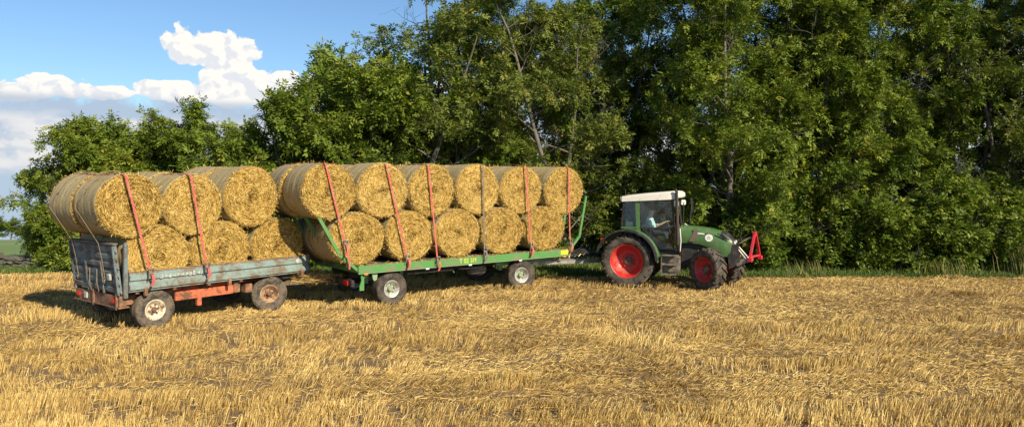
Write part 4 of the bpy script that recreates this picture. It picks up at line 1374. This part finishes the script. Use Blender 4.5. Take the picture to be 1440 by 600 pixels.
# ------------------------------------------------------------------ tie down straps
def strap(T, rows, s_top, s_bot, z_bed, W, mat, label, group, ratchet_z, over_y=-0.03):
    top = max((z + rz_ * math.sqrt(max(0.0, 1 - ((s_top - s) / rx) ** 2)) for s, y, z, rx, rz_ in rows if abs(s_top - s) < rx), default=3.5)
    root = empty('ratchet_strap', frame_pt(T, s_bot, over_y - 0.06, z_bed), T[2])
    p = [(0.0, 0.0, -0.14), (0.0, -0.012, 0.02)]
    nz = 9
    zt = top - 0.004 - z_bed
    for k in range(1, nz + 1):
        f = k / nz
        p.append(((s_top - s_bot) * f, -0.02 + 0.02 * f, f * (zt - 0.05)))
    p.append(((s_top - s_bot), 0.05, zt - 0.012))
    for k in range(1, 7):
        f = k / 7
        p.append(((s_top - s_bot), 0.05 + (W - 0.05) * f, zt + 0.012 - 0.012 * math.cos(f * 6.28 * 2)))
    p.append((s_top - s_bot, W + 0.10, zt - 0.02))
    p.append((s_top - s_bot, W + 0.17, zt - 0.10))
    p.append(((s_top - s_bot) * 0.4, W + 0.19, 0.0))
    w, th = 0.022, 0.004
    rings = []
    for i, q in enumerate(p):
        q = Vector(q); d = (Vector(p[min(i + 1, len(p) - 1)]) - Vector(p[max(i - 1, 0)])).normalized()
        side = (Vector((1, 0, 0)) - d * d.x).normalized() * w
        nr = d.cross(side).normalized() * th
        rings.append([q - side - nr, q + side - nr, q + side + nr, q - side + nr])
    MB().loft(rings).build('webbing', M[mat], root)
    f = (ratchet_z - z_bed) / (zt - 0.05)
    rx = (s_top - s_bot) * f
    mb = MB()
    for dx in (-0.045, 0.045):
        mb.box(rx + dx - 0.006, rx + dx + 0.006, -0.075, -0.022, ratchet_z - z_bed - 0.10, ratchet_z - z_bed + 0.10)
    mb.tube([(rx - 0.05, -0.055, ratchet_z - z_bed), (rx + 0.05, -0.055, ratchet_z - z_bed)], 0.020, 10)
    mb.tube([(rx - 0.05, -0.065, ratchet_z - z_bed + 0.10), (rx + 0.05, -0.065, ratchet_z - z_bed + 0.10)], 0.012, 8)
    mb.build('ratchet', M['steel'], root)
    # loose strap tail below the ratchet
    mb = MB()
    tail = [(rx + 0.02, -0.08, ratchet_z - z_bed - 0.02), (rx + 0.03, -0.11, ratchet_z - z_bed - 0.14), (rx - 0.01, -0.09, ratchet_z - z_bed - 0.26)]
    rings = [[(x - 0.028, y - 0.005, z), (x + 0.028, y - 0.005, z), (x + 0.028, y + 0.005, z), (x - 0.028, y + 0.005, z)] for x, y, z in tail]
    mb.loft(rings).build('strap_tail', M[mat], root)
    tag(root, label, 'strap', group)


GS = 'tie down straps over the bales'
strap(T1, T1_TOP, -0.06, 0.42, 1.26, 2.45, 'strap_red', 'red strap over the rear bales of the blue trailer, nearest the tailgate', GS, 1.22, over_y=-0.10)
strap(T1, T1_TOP, 1.32, 1.66, 1.26, 2.45, 'strap_red', 'red strap over the second top bale of the blue trailer', GS, 1.23, over_y=-0.10)
t2s = [(-0.86, -0.26, 1.16, 'strap_red', 'leftmost red strap on the green trailer, running down to the kinked rear post', 1.62),
       (0.74, 1.34, 1.07, 'strap_red', 'second red strap from the left on the green trailer', 1.17),
       (1.96, 2.22, 1.07, 'strap_red', 'third red strap from the left on the green trailer, with hanging tail', 1.06),
       (3.70, 3.74, 1.07, 'strap_grey', 'dark grey strap in the middle of the green trailer, the only one not red', 1.20),
       (5.20, 5.40, 1.07, 'strap_red', 'second red strap from the tractor end of the green trailer', 1.24),
       (6.88, 6.92, 1.07, 'strap_red', 'red strap nearest the tractor, at the front post of the green trailer', 1.26)]
for st, sb, zb, mt, lab, rz_ in t2s:
    strap(T2, T2_TOP, st, sb, zb, 2.42, mt, lab, GS, rz_)


# ropes over the rear bales of the blue trailer down to the tailgate
def rope(y0, label):
    root = empty('tie_rope', frame_pt(T1, -0.20, y0, 1.8), T1[2])
    pts = []
    for k in range(9):
        a = R(80 + k * 13)
        pts.append((-0.02 + 0.2 + 0.715 * math.cos(a), 0.10 * math.sin(k), 2.64 - 1.8 + 0.70 * math.sin(a)))
    pts += [(-0.13, 0.02, 0.06), (-0.04, 0.05, -0.30), (0.0, 0.02, -0.66)]
    MB().tube(pts, 0.006, 6).build('cord', M['rope'], root, smooth=True)
    MB().tube([(0.0, 0.02, -0.64), (0.02, 0.06, -0.70), (-0.02, 0.0, -0.73), (0.0, 0.03, -0.77)], 0.012, 6).build('knot', M['rope'], root, smooth=True)
    tag(root, label, 'rope', 'ropes over the rear bales')


rope(0.45, 'tan rope over the near rear bale tied down to the blue tailgate')
rope(1.75, 'tan rope over the far rear bale tied down to the blue tailgate')


def hay_tuft(c, num, spread, label):
    g = np.random.default_rng(77)
    b = np.array(c) + g.normal(0, 1, (num, 3)) * np.array(spread)
    d = g.normal(0, 1, (num, 3)) * np.array([0.14, 0.14, 0.06])
    v, f, a = blades(b - d, b + d, np.full(num, 0.008), np.clip(g.normal(0.45, 0.25, num), 0, 1))
    o = link('straw_tuft', np_mesh('straw_tuft', v, f, a), M['straw'])
    tag(o, label, 'straw')


def litter(root, L, y0, z, num, seed):
    g = np.random.default_rng(seed)
    b = np.stack([g.random(num) * L, y0 + np.abs(g.normal(0, 0.035, num)), z + 0.012 + 0.02 * g.random(num)], -1)
    a = g.random(num) * math.tau
    d = np.stack([np.cos(a), -np.abs(np.sin(a)) * 0.9, g.normal(-0.15, 0.4, num)], -1) * (0.03 + 0.07 * g.random(num))[:, None]
    v, f, at = blades(b, b + d, np.full(num, 0.006), np.clip(g.normal(0.6, 0.25, num), 0, 1))
    o = link('straw_litter', np_mesh('straw_litter', v, f, at), M['straw'], root)
    o['kind'] = 'stuff'


litter(trailer2, T2L, -0.04, 1.07, 700, 5)
litter(trailer1, T1L, -0.05, 1.265, 420, 6)
p = frame_pt(T1, 4.62, 0.05, 0.68)
hay_tuft(p, 900, (0.24, 0.22, 0.05), 'tangled straw caught on the drawbar between the two trailers')

# ------------------------------------------------------------------ tractor
TR = (3.70, 22.62, R(-21))


def build_tractor():
    root = empty('tractor', (TR[0], TR[1], 0), TR[2])
    tag(root, 'dark green farm tractor with cream cab roof and red wheel rims', 'tractor')
    # wheels
    for s in (-1, 1):
        wheel(root, 'rear', (0, s * 0.84, 0.775), 1.55, 0.50, 0.96, 0.32, 'tyre', 'rim_red', s, 'lug', hub_r=0.13, bolts=8, bc=0.19, hubm='hub')
        wheel(root, 'front', (2.46 + s * 0.19, s * 0.74, 0.61), 1.22, 0.42, 0.70, 0.17, 'tyre', 'rim_red', s, 'lug', rz=R(-40), hub_r=0.12, bolts=8, bc=0.16, hubm='hub')
    # drive train
    MB().box(-0.55, 0.45, -0.32, 0.32, 0.50, 1.05).build('rear_axle_housing', M['dark'], root, bevel=0.04)
    MB().tube([(0, -0.62, 0.775), (0, 0.62, 0.775)], 0.14, 16).build('rear_axle', M['dark'], root, smooth=True)
    MB().box(0.40, 1.6, -0.25, 0.25, 0.52, 1.0).build('gearbox', M['dark'], root, bevel=0.03)
    MB().box(1.45, 2.75, -0.26, 0.26, 0.62, 1.32).build('engine_block', M['dark'], root, bevel=0.03)
    MB().bar((2.46, -0.55, 0.60), (2.46, 0.55, 0.60), 0.16, 0.18).build('front_axle', M['dark'], root, bevel=0.03)
    # bonnet, lofted from cross sections
    def section(t, zt, zb, w, k=0.55):
        h = zt - zb
        return [(t, -w * 0.92, zb), (t, -w, zb + h * 0.25), (t, -w, zb + h * 0.62), (t, -w * 0.90, zt - h * 0.17), (t, -w * 0.66, zt - h * 0.055), (t, -w * 0.3, zt), (t, w * 0.3, zt),
                (t, w * 0.66, zt - h * 0.055), (t, w * 0.90, zt - h * 0.17), (t, w, zb + h * 0.62), (t, w, zb + h * 0.25), (t, w * 0.92, zb)]
    st = [(1.44, 1.80, 1.30, .42), (1.70, 1.79, 1.31, .42), (2.00, 1.77, 1.28, .415), (2.25, 1.735, 1.20, .405), (2.45, 1.69, 1.02, .395), (2.62, 1.655, 0.95, .385), (2.78, 1.59, 0.94, .37), (2.89, 1.49, 0.95, .345)]
    hood = MB().loft([section(*q) for q in st]).build('bonnet', M['green'], root, smooth=True)
    nose = [(2.62, 1.668, 1.40, .34), (2.78, 1.605, 1.05, .352), (2.89, 1.505, 0.96, .338), (2.96, 1.40, 0.95, .31), (3.01, 1.25, 0.97, .27)]
    MB().loft([section(*q) for q in nose]).build('front_grille', M['black'], root, smooth=True)
    for s in (-1, 1):
        MB().box(2.93, 2.998, s * 0.20 - 0.07, s * 0.20 + 0.07, 1.29, 1.39).build('headlamp', M['lamp'], root, bevel=0.02)
        for k in range(3):
            x0 = 2.40 + 0.07 * k
            y = s * (0.409 - 0.010 * k)
            MB().prism([(x0 + 0.08, 1.62 - 0.055 * k), (x0 + 0.27, 1.575 - 0.055 * k), (x0 + 0.30, 1.535 - 0.055 * k), (x0 + 0.11, 1.575 - 0.055 * k)], y - 0.012, y + 0.006, 'y').build('side_vent', M['black'], hood)
        MB().prism([(1.70, 1.36), (1.86, 1.36), (1.98, 1.68), (1.90, 1.73), (1.84, 1.72), (1.80, 1.55)], s * 0.424 - 0.008, s * 0.424 + 0.008, 'y').build('side_shield', M['shield'], hood)
        MB().prism([(1.90, 1.625), (2.14, 1.60), (2.14, 1.565), (1.90, 1.585)], s * 0.420 - 0.007, s * 0.420 + 0.007, 'y').build('decal', M['white'], hood)
        MB().prism([(2.16, 1.62), (2.40, 1.60), (2.36, 1.575), (2.16, 1.592)], s * 0.411 - 0.007, s * 0.411 + 0.007, 'y').build('decal', M['shield'], hood)
        bd = MB().lathe([(0.001, -0.008), (0.105, -0.008), (0.11, 0.0), (0.11, 0.012)], 28).build('badge', M['white'], hood, smooth=True, loc=(2.26, s * 0.410, 1.475), rot=(0, 0, 0 if s < 0 else math.pi))
        mb = MB()
        for k in range(3):
            a = R(90 + 120 * k)
            mb.prism([(0.035 * math.cos(a + q) * (1 if i else 1.5), 0.035 * math.sin(a + q) * (1 if i else 1.5)) for i, q in enumerate((0, 0.9, -0.9))], -0.0105, -0.0085, 'y')
        mb.build('emblem', M['green'], bd)
    # cab
    zb, RW = 1.02, 0.72
    # corner points near side; the far side mirrors
    A0, A1 = (1.36, 0.62, 1.25), (1.26, 0.70, 2.56)
    B0, B1 = (0.30, 0.74, 1.28), (0.25, 0.71, 2.54)
    C0, C1 = (-0.22, 0.70, 1.72), (-0.14, 0.69, 2.52)
    def sy(p, s): return (p[0], p[1] * s, p[2])
    cabp = root
    for s in (-1, 1):
        MB().bar(sy(A0, s), sy(A1, s), 0.05, 0.06, (1, 0, 0)).build('pillar', M['black'], cabp, bevel=0.008)
        MB().bar(sy(B0, s), sy(B1, s), 0.045, 0.13, (1, 0, 0)).build('pillar', M['green'], cabp, bevel=0.008)
        MB().bar(sy(C0, s), sy(C1, s), 0.05, 0.06, (1, 0, 0)).build('pillar', M['black'], cabp, bevel=0.008)
        # sills and door frame
        MB().bar((-0.22, s * 0.70, 1.735), (0.28, s * 0.735, 1.735), 0.05, 0.06).build('window_sill', M['green'], cabp)
        MB().bar((0.33, s * 0.745, 1.74), (1.30, s * 0.675, 1.74), 0.02, 0.035).build('door_rail', M['black'], cabp)
        MB().bar((0.95, s * 0.725, 1.66), (1.12, s * 0.71, 1.66), 0.05, 0.03).build('door_handle', M['black'], cabp)
        # glass: rear quarter and door
        def pane(name, pts, th=0.006):
            q = [Vector(p) for p in pts]
            nrm = (q[1] - q[0]).cross(q[2] - q[0]).normalized() * th / 2
            n_ = len(q)
            MB().add([p - nrm for p in q] + [p + nrm for p in q], [tuple(range(n_)), tuple(reversed(range(n_, 2 * n_)))] + [(i, (i + 1) % n_, n_ + (i + 1) % n_, n_ + i) for i in range(n_)]).build(name, M['glass'], cabp)
        pane('quarter_window', [(-0.19, s * 0.70, 1.77), (0.22, s * 0.735, 1.77), (0.19, s * 0.712, 2.50), (-0.12, s * 0.693, 2.49)])
        pane('door_window', [(0.37, s * 0.742, 1.765), (1.29, s * 0.672, 1.765), (1.235, s * 0.702, 2.53), (0.32, s * 0.712, 2.52)])
        pane('lower_door_window', [(0.93, s * 0.705, 1.12), (1.36, s * 0.655, 1.12), (1.30, s * 0.675, 1.72), (0.40, s * 0.735, 1.72)])
    pane('windscreen', [(1.37, -0.57, 1.30), (1.37, 0.57, 1.30), (1.275, 0.65, 2.54), (1.275, -0.65, 2.54)])
    pane('rear_window', [(-0.23, -0.65, 1.75), (-0.23, 0.65, 1.75), (-0.15, 0.64, 2.49), (-0.15, -0.64, 2.49)])
    MB().box(-0.30, 1.38, -0.62, 0.62, 0.98, 1.06).build('cab_floor', M['black'], root)
    MB().box(-0.24, -0.18, -0.68, 0.68, 1.02, 1.72).build('rear_cab_wall', M['black'], root)
    MB().box(1.33, 1.42, -0.58, 0.58, 1.02, 1.62).build('firewall', M['black'], root)
    # roof
    def rsec(x, z0, z1, w):
        return [(x, -w, z0), (x, -w, z1 - 0.05), (x, -w + 0.07, z1 - 0.01), (x, 0, z1 + 0.01), (x, w - 0.07, z1 - 0.01), (x, w, z1 - 0.05), (x, w, z0)]
    rf = MB().loft([rsec(-0.26, 2.53, 2.63, 0.70), rsec(-0.20, 2.50, 2.67, 0.76), rsec(0.4, 2.53, 2.735, 0.79), rsec(1.15, 2.57, 2.80, 0.79), rsec(1.36, 2.59, 2.81, 0.77), rsec(1.44, 2.63, 2.76, 0.70)]).build('roof', M['roof'], root, smooth=True)
    for y in (-0.55, -0.32, 0.32, 0.55):
        MB().lathe([(0.001, 0.03), (0.045, 0.025), (0.05, 0.0), (0.05, -0.04)], 14, axis='x').build('work_lamp', M['lamp'], rf, loc=(1.43, y, 2.695))
    for y in (-0.5, 0.5):
        MB().box(-0.30, -0.25, y - 0.06, y + 0.06, 2.55, 2.63).build('work_lamp', M['lamp'], rf, bevel=0.01)
    for s in (-1, 1):
        MB().box(1.32, 1.45, s * 0.70 - 0.06, s * 0.72 + 0.06, 2.37, 2.53).build('corner_lamp', M['white'], root, bevel=0.02)
    MB().tube([(-0.1, -0.70, 2.66), (-0.1, -0.70, 2.86)], 0.012, 6).build('antenna', M['black'], rf)
    # fenders
    for s in (-1, 1):
        arc = MB().lathe([(0.885, s * 0.60), (0.905, s * 0.60), (0.905, s * 1.06), (0.885, s * 1.06)], 26, closed=True, a0=R(-2), a1=R(158))
        fd = arc.build('fender', M['green'], root, smooth=True, loc=(0.0, 0, 0.80))
        MB().lathe([(0.86, s * 1.062), (0.918, s * 1.062), (0.912, s * 1.18), (0.86, s * 1.19)], 26, closed=True, a0=R(2), a1=R(165)).build('fender_edge', M['black'], fd, smooth=True)
        # inner side plate between fender and cab
        poly = [(0.93 * math.cos(R(a)), 0.80 + 0.885 * math.sin(R(a))) for a in range(0, 150, 10)] + [(-0.60, 0.95), (0.6, 0.80)]
        MB().prism(poly, s * 0.585, s * 0.60, 'y').build('inner_plate', M['green'] if s < 0 else M['black'], fd, loc=(0, 0, -0.80))
        MB().box(-0.78, -0.70, s * 0.95 - 0.09, s * 0.95 + 0.09, 1.28, 1.42).build('tail_lamp', M['red_lens'], root, bevel=0.01)
    # steps and tank
    for s in (-1, 1):
        MB().box(0.95, 1.48, s * 0.66 - 0.16, s * 0.66 + 0.16, 0.46, 0.98).build('fuel_tank', M['grey'], root, bevel=0.04)
        for k, z in enumerate((0.42, 0.70, 0.96)):
            MB().box(1.00, 1.40, s * 0.90 - 0.09, s * 0.90 + 0.09, z, z + 0.035).build('step', M['grey'], root, bevel=0.006)
        for x in (1.0, 1.40):
            MB().bar((x, s * 0.98, 0.42), (x, s * 0.96, 1.0), 0.02, 0.03).build('step_frame', M['grey'], root)
        MB().tube([(1.50, s * 0.78, 1.1), (1.53, s * 0.82, 1.4), (1.50, s * 0.80, 1.75), (1.42, s * 0.72, 1.80)], 0.014, 8).build('grab_rail', M['white'], root, smooth=True)
    # exhaust on the right hand windscreen post
    MB().tube([(1.46, -0.55, 1.0), (1.46, -0.74, 1.15), (1.44, -0.78, 1.3)], 0.055, 12).build('exhaust_pipe', M['exhaust'], root, smooth=True)
    MB().tube([(1.44, -0.80, 1.28), (1.44, -0.80, 1.85), (1.43, -0.80, 1.88), (1.41, -0.82, 2.80), (1.37, -0.82, 2.86)], [0.062, 0.062, 0.045, 0.042, 0.042], 14).build('exhaust_stack', M['exhaust'], root, smooth=True)
    # mirrors
    for s in (-1, 1):
        arm = MB().tube([(1.58, s * 0.72, 1.8), (1.62, s * 0.78, 2.3), (1.60, s * 0.80, 2.58), (1.60, s * 1.15, 2.56), (1.60, s * 1.18, 2.46)], 0.016, 8).build('mirror_arm', M['black'], root, smooth=True)
        if s > 0:
            MB().box(1.57, 1.62, s * 1.18 - 0.10, s * 1.18 + 0.10, 2.12, 2.46).build('mirror', M['black'], arm, bevel=0.015)
        else:
            arm.data = MB().tube([(1.58, s * 0.74, 1.8), (1.60, s * 0.74, 2.5)], 0.014, 8).mesh('mirror_arm', True)
            arm.data.materials.append(M['black'])
    # interior
    seat = MB().box(0.14, 0.62, -0.24, 0.24, 1.32, 1.46).build('seat', M['seat'], root, bevel=0.04)
    MB().hexa([(0.14, -0.23, 1.44), (0.25, -0.23, 1.44), (0.25, 0.23, 1.44), (0.14, 0.23, 1.44), (0.04, -0.20, 2.02), (0.12, -0.20, 2.02), (0.12, 0.20, 2.02), (0.04, 0.20, 2.02)]).build('seat_back', M['seat'], seat, bevel=0.03)
    MB().box(0.20, 0.53, -0.18, 0.18, 1.06, 1.32).build('seat_base', M['black'], seat)
    MB().tube([(1.20, 0, 1.1), (1.02, 0, 1.84)], 0.035, 10).build('steering_column', M['black'], root, smooth=True)
    sw = MB()
    for k in range(24):
        a, b = k * math.tau / 24, (k + 1) * math.tau / 24
        sw.tube([(0.19 * math.cos(a), 0.19 * math.sin(a), 0), (0.19 * math.cos(b), 0.19 * math.sin(b), 0)], 0.014, 6, cap=False)
    for k in range(3):
        a = k * math.tau / 3
        sw.tube([(0, 0, -0.02), (0.19 * math.cos(a), 0.19 * math.sin(a), 0)], 0.012, 6)
    sw.build('steering_wheel', M['black'], root, smooth=True, loc=(1.00, 0, 1.86), rot=(0, R(-22), 0))
    MB().box(0.35, 0.62, -0.62, -0.40, 1.30, 1.62).build('side_console', M['grey'], root, bevel=0.03)
    MB().box(-0.12, 0.08, -0.62, -0.42, 1.74, 1.90).build('toolbox', M['roof'], root, bevel=0.02)
    # front linkage with the red coupling triangle
    MB().box(2.80, 3.08, -0.30, 0.30, 0.62, 0.95).build('linkage_block', M['dark'], root, bevel=0.02)
    for s in (-1, 1):
        MB().prism([(2.78, 0.98), (2.92, 1.30), (3.06, 1.30), (3.10, 1.0), (3.02, 0.70), (2.82, 0.60)], s * 0.33 - 0.02, s * 0.33 + 0.02, 'y').build('linkage_plate', M['dark'], root)
        MB().bar((3.02, s * 0.33, 0.72), (3.48, s * 0.36, 0.92), 0.05, 0.09).build('lower_arm', M['steel'], root, bevel=0.008)
        MB().tube([(3.02, s * 0.26, 1.20), (3.30, s * 0.34, 0.86)], 0.032, 10).build('lift_cylinder', M['steel'], root, smooth=True)
        MB().tube([(3.01, s * 0.20, 0.80), (3.10, s * 0.22, 1.06)], 0.045, 10).build('valve', M['brass'], root, smooth=True)
    MB().tube([(3.04, 0, 1.30), (3.40, 0, 1.50)], 0.028, 10).build('top_link', M['steel'], root, smooth=True)
    MB().tube([(3.02, -0.12, 1.28), (3.20, -0.10, 1.44), (3.12, -0.02, 1.5)], 0.014, 6).build('hose', M['black'], root, smooth=True)
    tri = empty('coupling_triangle', (3.50, 0, 0), R(-16), root)
    for s in (-1, 1):
        MB().bar((0.0, s * 0.42, 0.90), (0.01, s * 0.055, 1.58), 0.055, 0.075, (1, 0, 0)).build('frame_leg', M['red'], tri, bevel=0.008)
        MB().box(-0.05, 0.07, s * 0.42 - 0.06, s * 0.42 + 0.06, 0.83, 0.94).build('frame_foot', M['red'], tri, bevel=0.01)
    MB().box(-0.045, 0.045, -0.065, 0.065, 1.53, 1.66).build('frame_head', M['red'], tri, bevel=0.015)
    MB().bar((0.0, -0.40, 0.96), (0.0, 0.40, 0.96), 0.05, 0.05).build('cross_bar', M['red'], tri)
    # rear hitch
    MB().box(-0.85, -0.50, -0.14, 0.14, 0.48, 0.80).build('hitch_frame', M['dark'], root, bevel=0.02)
    MB().box(-1.02, -0.83, -0.07, 0.07, 0.58, 0.72).build('hitch_jaw', M['dark'], root, bevel=0.02)
    for s in (-1, 1):
        MB().bar((-0.45, s * 0.36, 0.62), (-0.98, s * 0.40, 0.72), 0.05, 0.07).build('lift_arm', M['dark'], root)
    return root


tractor = build_tractor()


# ------------------------------------------------------------------ driver
def skin_fig(name, pts, edges, rad, mat, parent, root=0, sub=2):
    me = bpy.data.meshes.new(name)
    me.from_pydata([tuple(p) for p in pts], edges, [])
    me.materials.append(mat)
    o = bpy.data.objects.new(name, me); C.objects.link(o); o.parent = parent
    m = o.modifiers.new('skin', 'SKIN'); m.use_smooth_shade = True
    for i, r in enumerate(rad):
        sv = me.skin_vertices[0].data[i]
        sv.radius = r if isinstance(r, tuple) else (r, r)
        sv.use_root = (i == root)
    s = o.modifiers.new('sub', 'SUBSURF'); s.levels = sub; s.render_levels = sub
    return o


def build_driver():
    c, q = math.cos(TR[2]), math.sin(TR[2])
    def w(x, y): return (TR[0] + x * c - y * q, TR[1] + x * q + y * c)
    x, y = w(0.46, 0)
    root = empty('person', (x, y, 1.46), TR[2])
    tag(root, 'driver in a pale blue shirt sitting at the wheel in the tractor cab', 'person')
    # origin at the seat under the pelvis
    P = [(0, 0, 0.10), (0.0, 0, 0.28), (0.02, 0, 0.46), (0.04, 0, 0.58), (0.07, 0, 0.66), (0.085, 0, 0.74), (0.085, 0, 0.82)]
    E = [(0, 1), (1, 2), (2, 3), (3, 4), (4, 5), (5, 6)]
    Rr = [(0.15, 0.12), (0.14, 0.11), (0.15, 0.11), 0.058, 0.075, 0.095, 0.075]
    for s in (-1, 1):
        b = len(P)
        P += [(0.02, s * 0.18, 0.50), (0.12, s * 0.26, 0.27), (0.38, s * 0.18, 0.36), (0.49, s * 0.15, 0.42), (0.55, s * 0.14, 0.44)]
        E += [(2, b), (b, b + 1), (b + 1, b + 2), (b + 2, b + 3), (b + 3, b + 4)]
        Rr += [0.06, 0.046, 0.034, 0.036, 0.022]
        k = len(P)
        for f, dy in enumerate((-0.03, -0.01, 0.01, 0.03)):
            P += [(0.575, s * 0.15 + dy, 0.44), (0.60, s * 0.15 + dy, 0.41), (0.585, s * 0.15 + dy, 0.385)]
            E += [(b + 4, len(P) - 3), (len(P) - 3, len(P) - 2), (len(P) - 2, len(P) - 1)]
            Rr += [0.010, 0.009, 0.008]
        P += [(0.52, s * 0.10, 0.40), (0.56, s * 0.095, 0.385)]
        E += [(b + 3, len(P) - 2), (len(P) - 2, len(P) - 1)]; Rr += [0.011, 0.009]
        h = len(P)
        P += [(0.10, s * 0.10, 0.09), (0.50, s * 0.15, 0.10), (0.62, s * 0.15, -0.28), (0.74, s * 0.15, -0.34)]
        E += [(0, h), (h, h + 1), (h + 1, h + 2), (h + 2, h + 3)]
        Rr += [0.085, 0.065, 0.045, 0.04]
    skin_fig('body', P, E, Rr, M['skin'], root)
    # shirt
    P = [(0, 0, 0.08), (0.0, 0, 0.28), (0.02, 0, 0.47), (0.035, 0, 0.56)]
    E = [(0, 1), (1, 2), (2, 3)]; Rr = [(0.17, 0.14), (0.16, 0.13), (0.17, 0.13), 0.075]
    for s in (-1, 1):
        b = len(P)
        P += [(0.02, s * 0.19, 0.50), (0.12, s * 0.27, 0.27), (0.27, s * 0.22, 0.32)]
        E += [(2, b), (b, b + 1), (b + 1, b + 2)]; Rr += [0.08, 0.066, 0.055]
    skin_fig('shirt', P, E, Rr, M['shirt'], root)
    P = [(0.02, 0, 0.09)]; E = []; Rr = [(0.16, 0.12)]
    for s in (-1, 1):
        b = len(P)
        P += [(0.10, s * 0.10, 0.09), (0.50, s * 0.15, 0.11), (0.61, s * 0.15, -0.22)]
        E += [(0, b), (b, b + 1), (b + 1, b + 2)]; Rr += [0.10, 0.08, 0.06]
    skin_fig('trousers', P, E, Rr, M['trouser'], root)
    mb = MB().lathe([(0.001, 0.095), (0.06, 0.085), (0.092, 0.045), (0.10, 0.0), (0.096, -0.03)], 16, axis='z')
    mb.build('hair', M['hair'], root, smooth=True, loc=(0.07, 0, 0.80))
    mb = MB().tube([(0.18, 0, 0.765), (0.20, 0, 0.735), (0.18, 0, 0.73)], [0.008, 0.016, 0.014], 6)
    mb.build('nose', M['skin'], root, smooth=True)
    for s in (-1, 1):
        MB().lathe([(0.001, -0.012), (0.025, -0.008), (0.022, 0.01), (0.001, 0.012)], 10).build('ear', M['skin'], root, smooth=True, loc=(0.08, s * 0.095, 0.75))


build_driver()
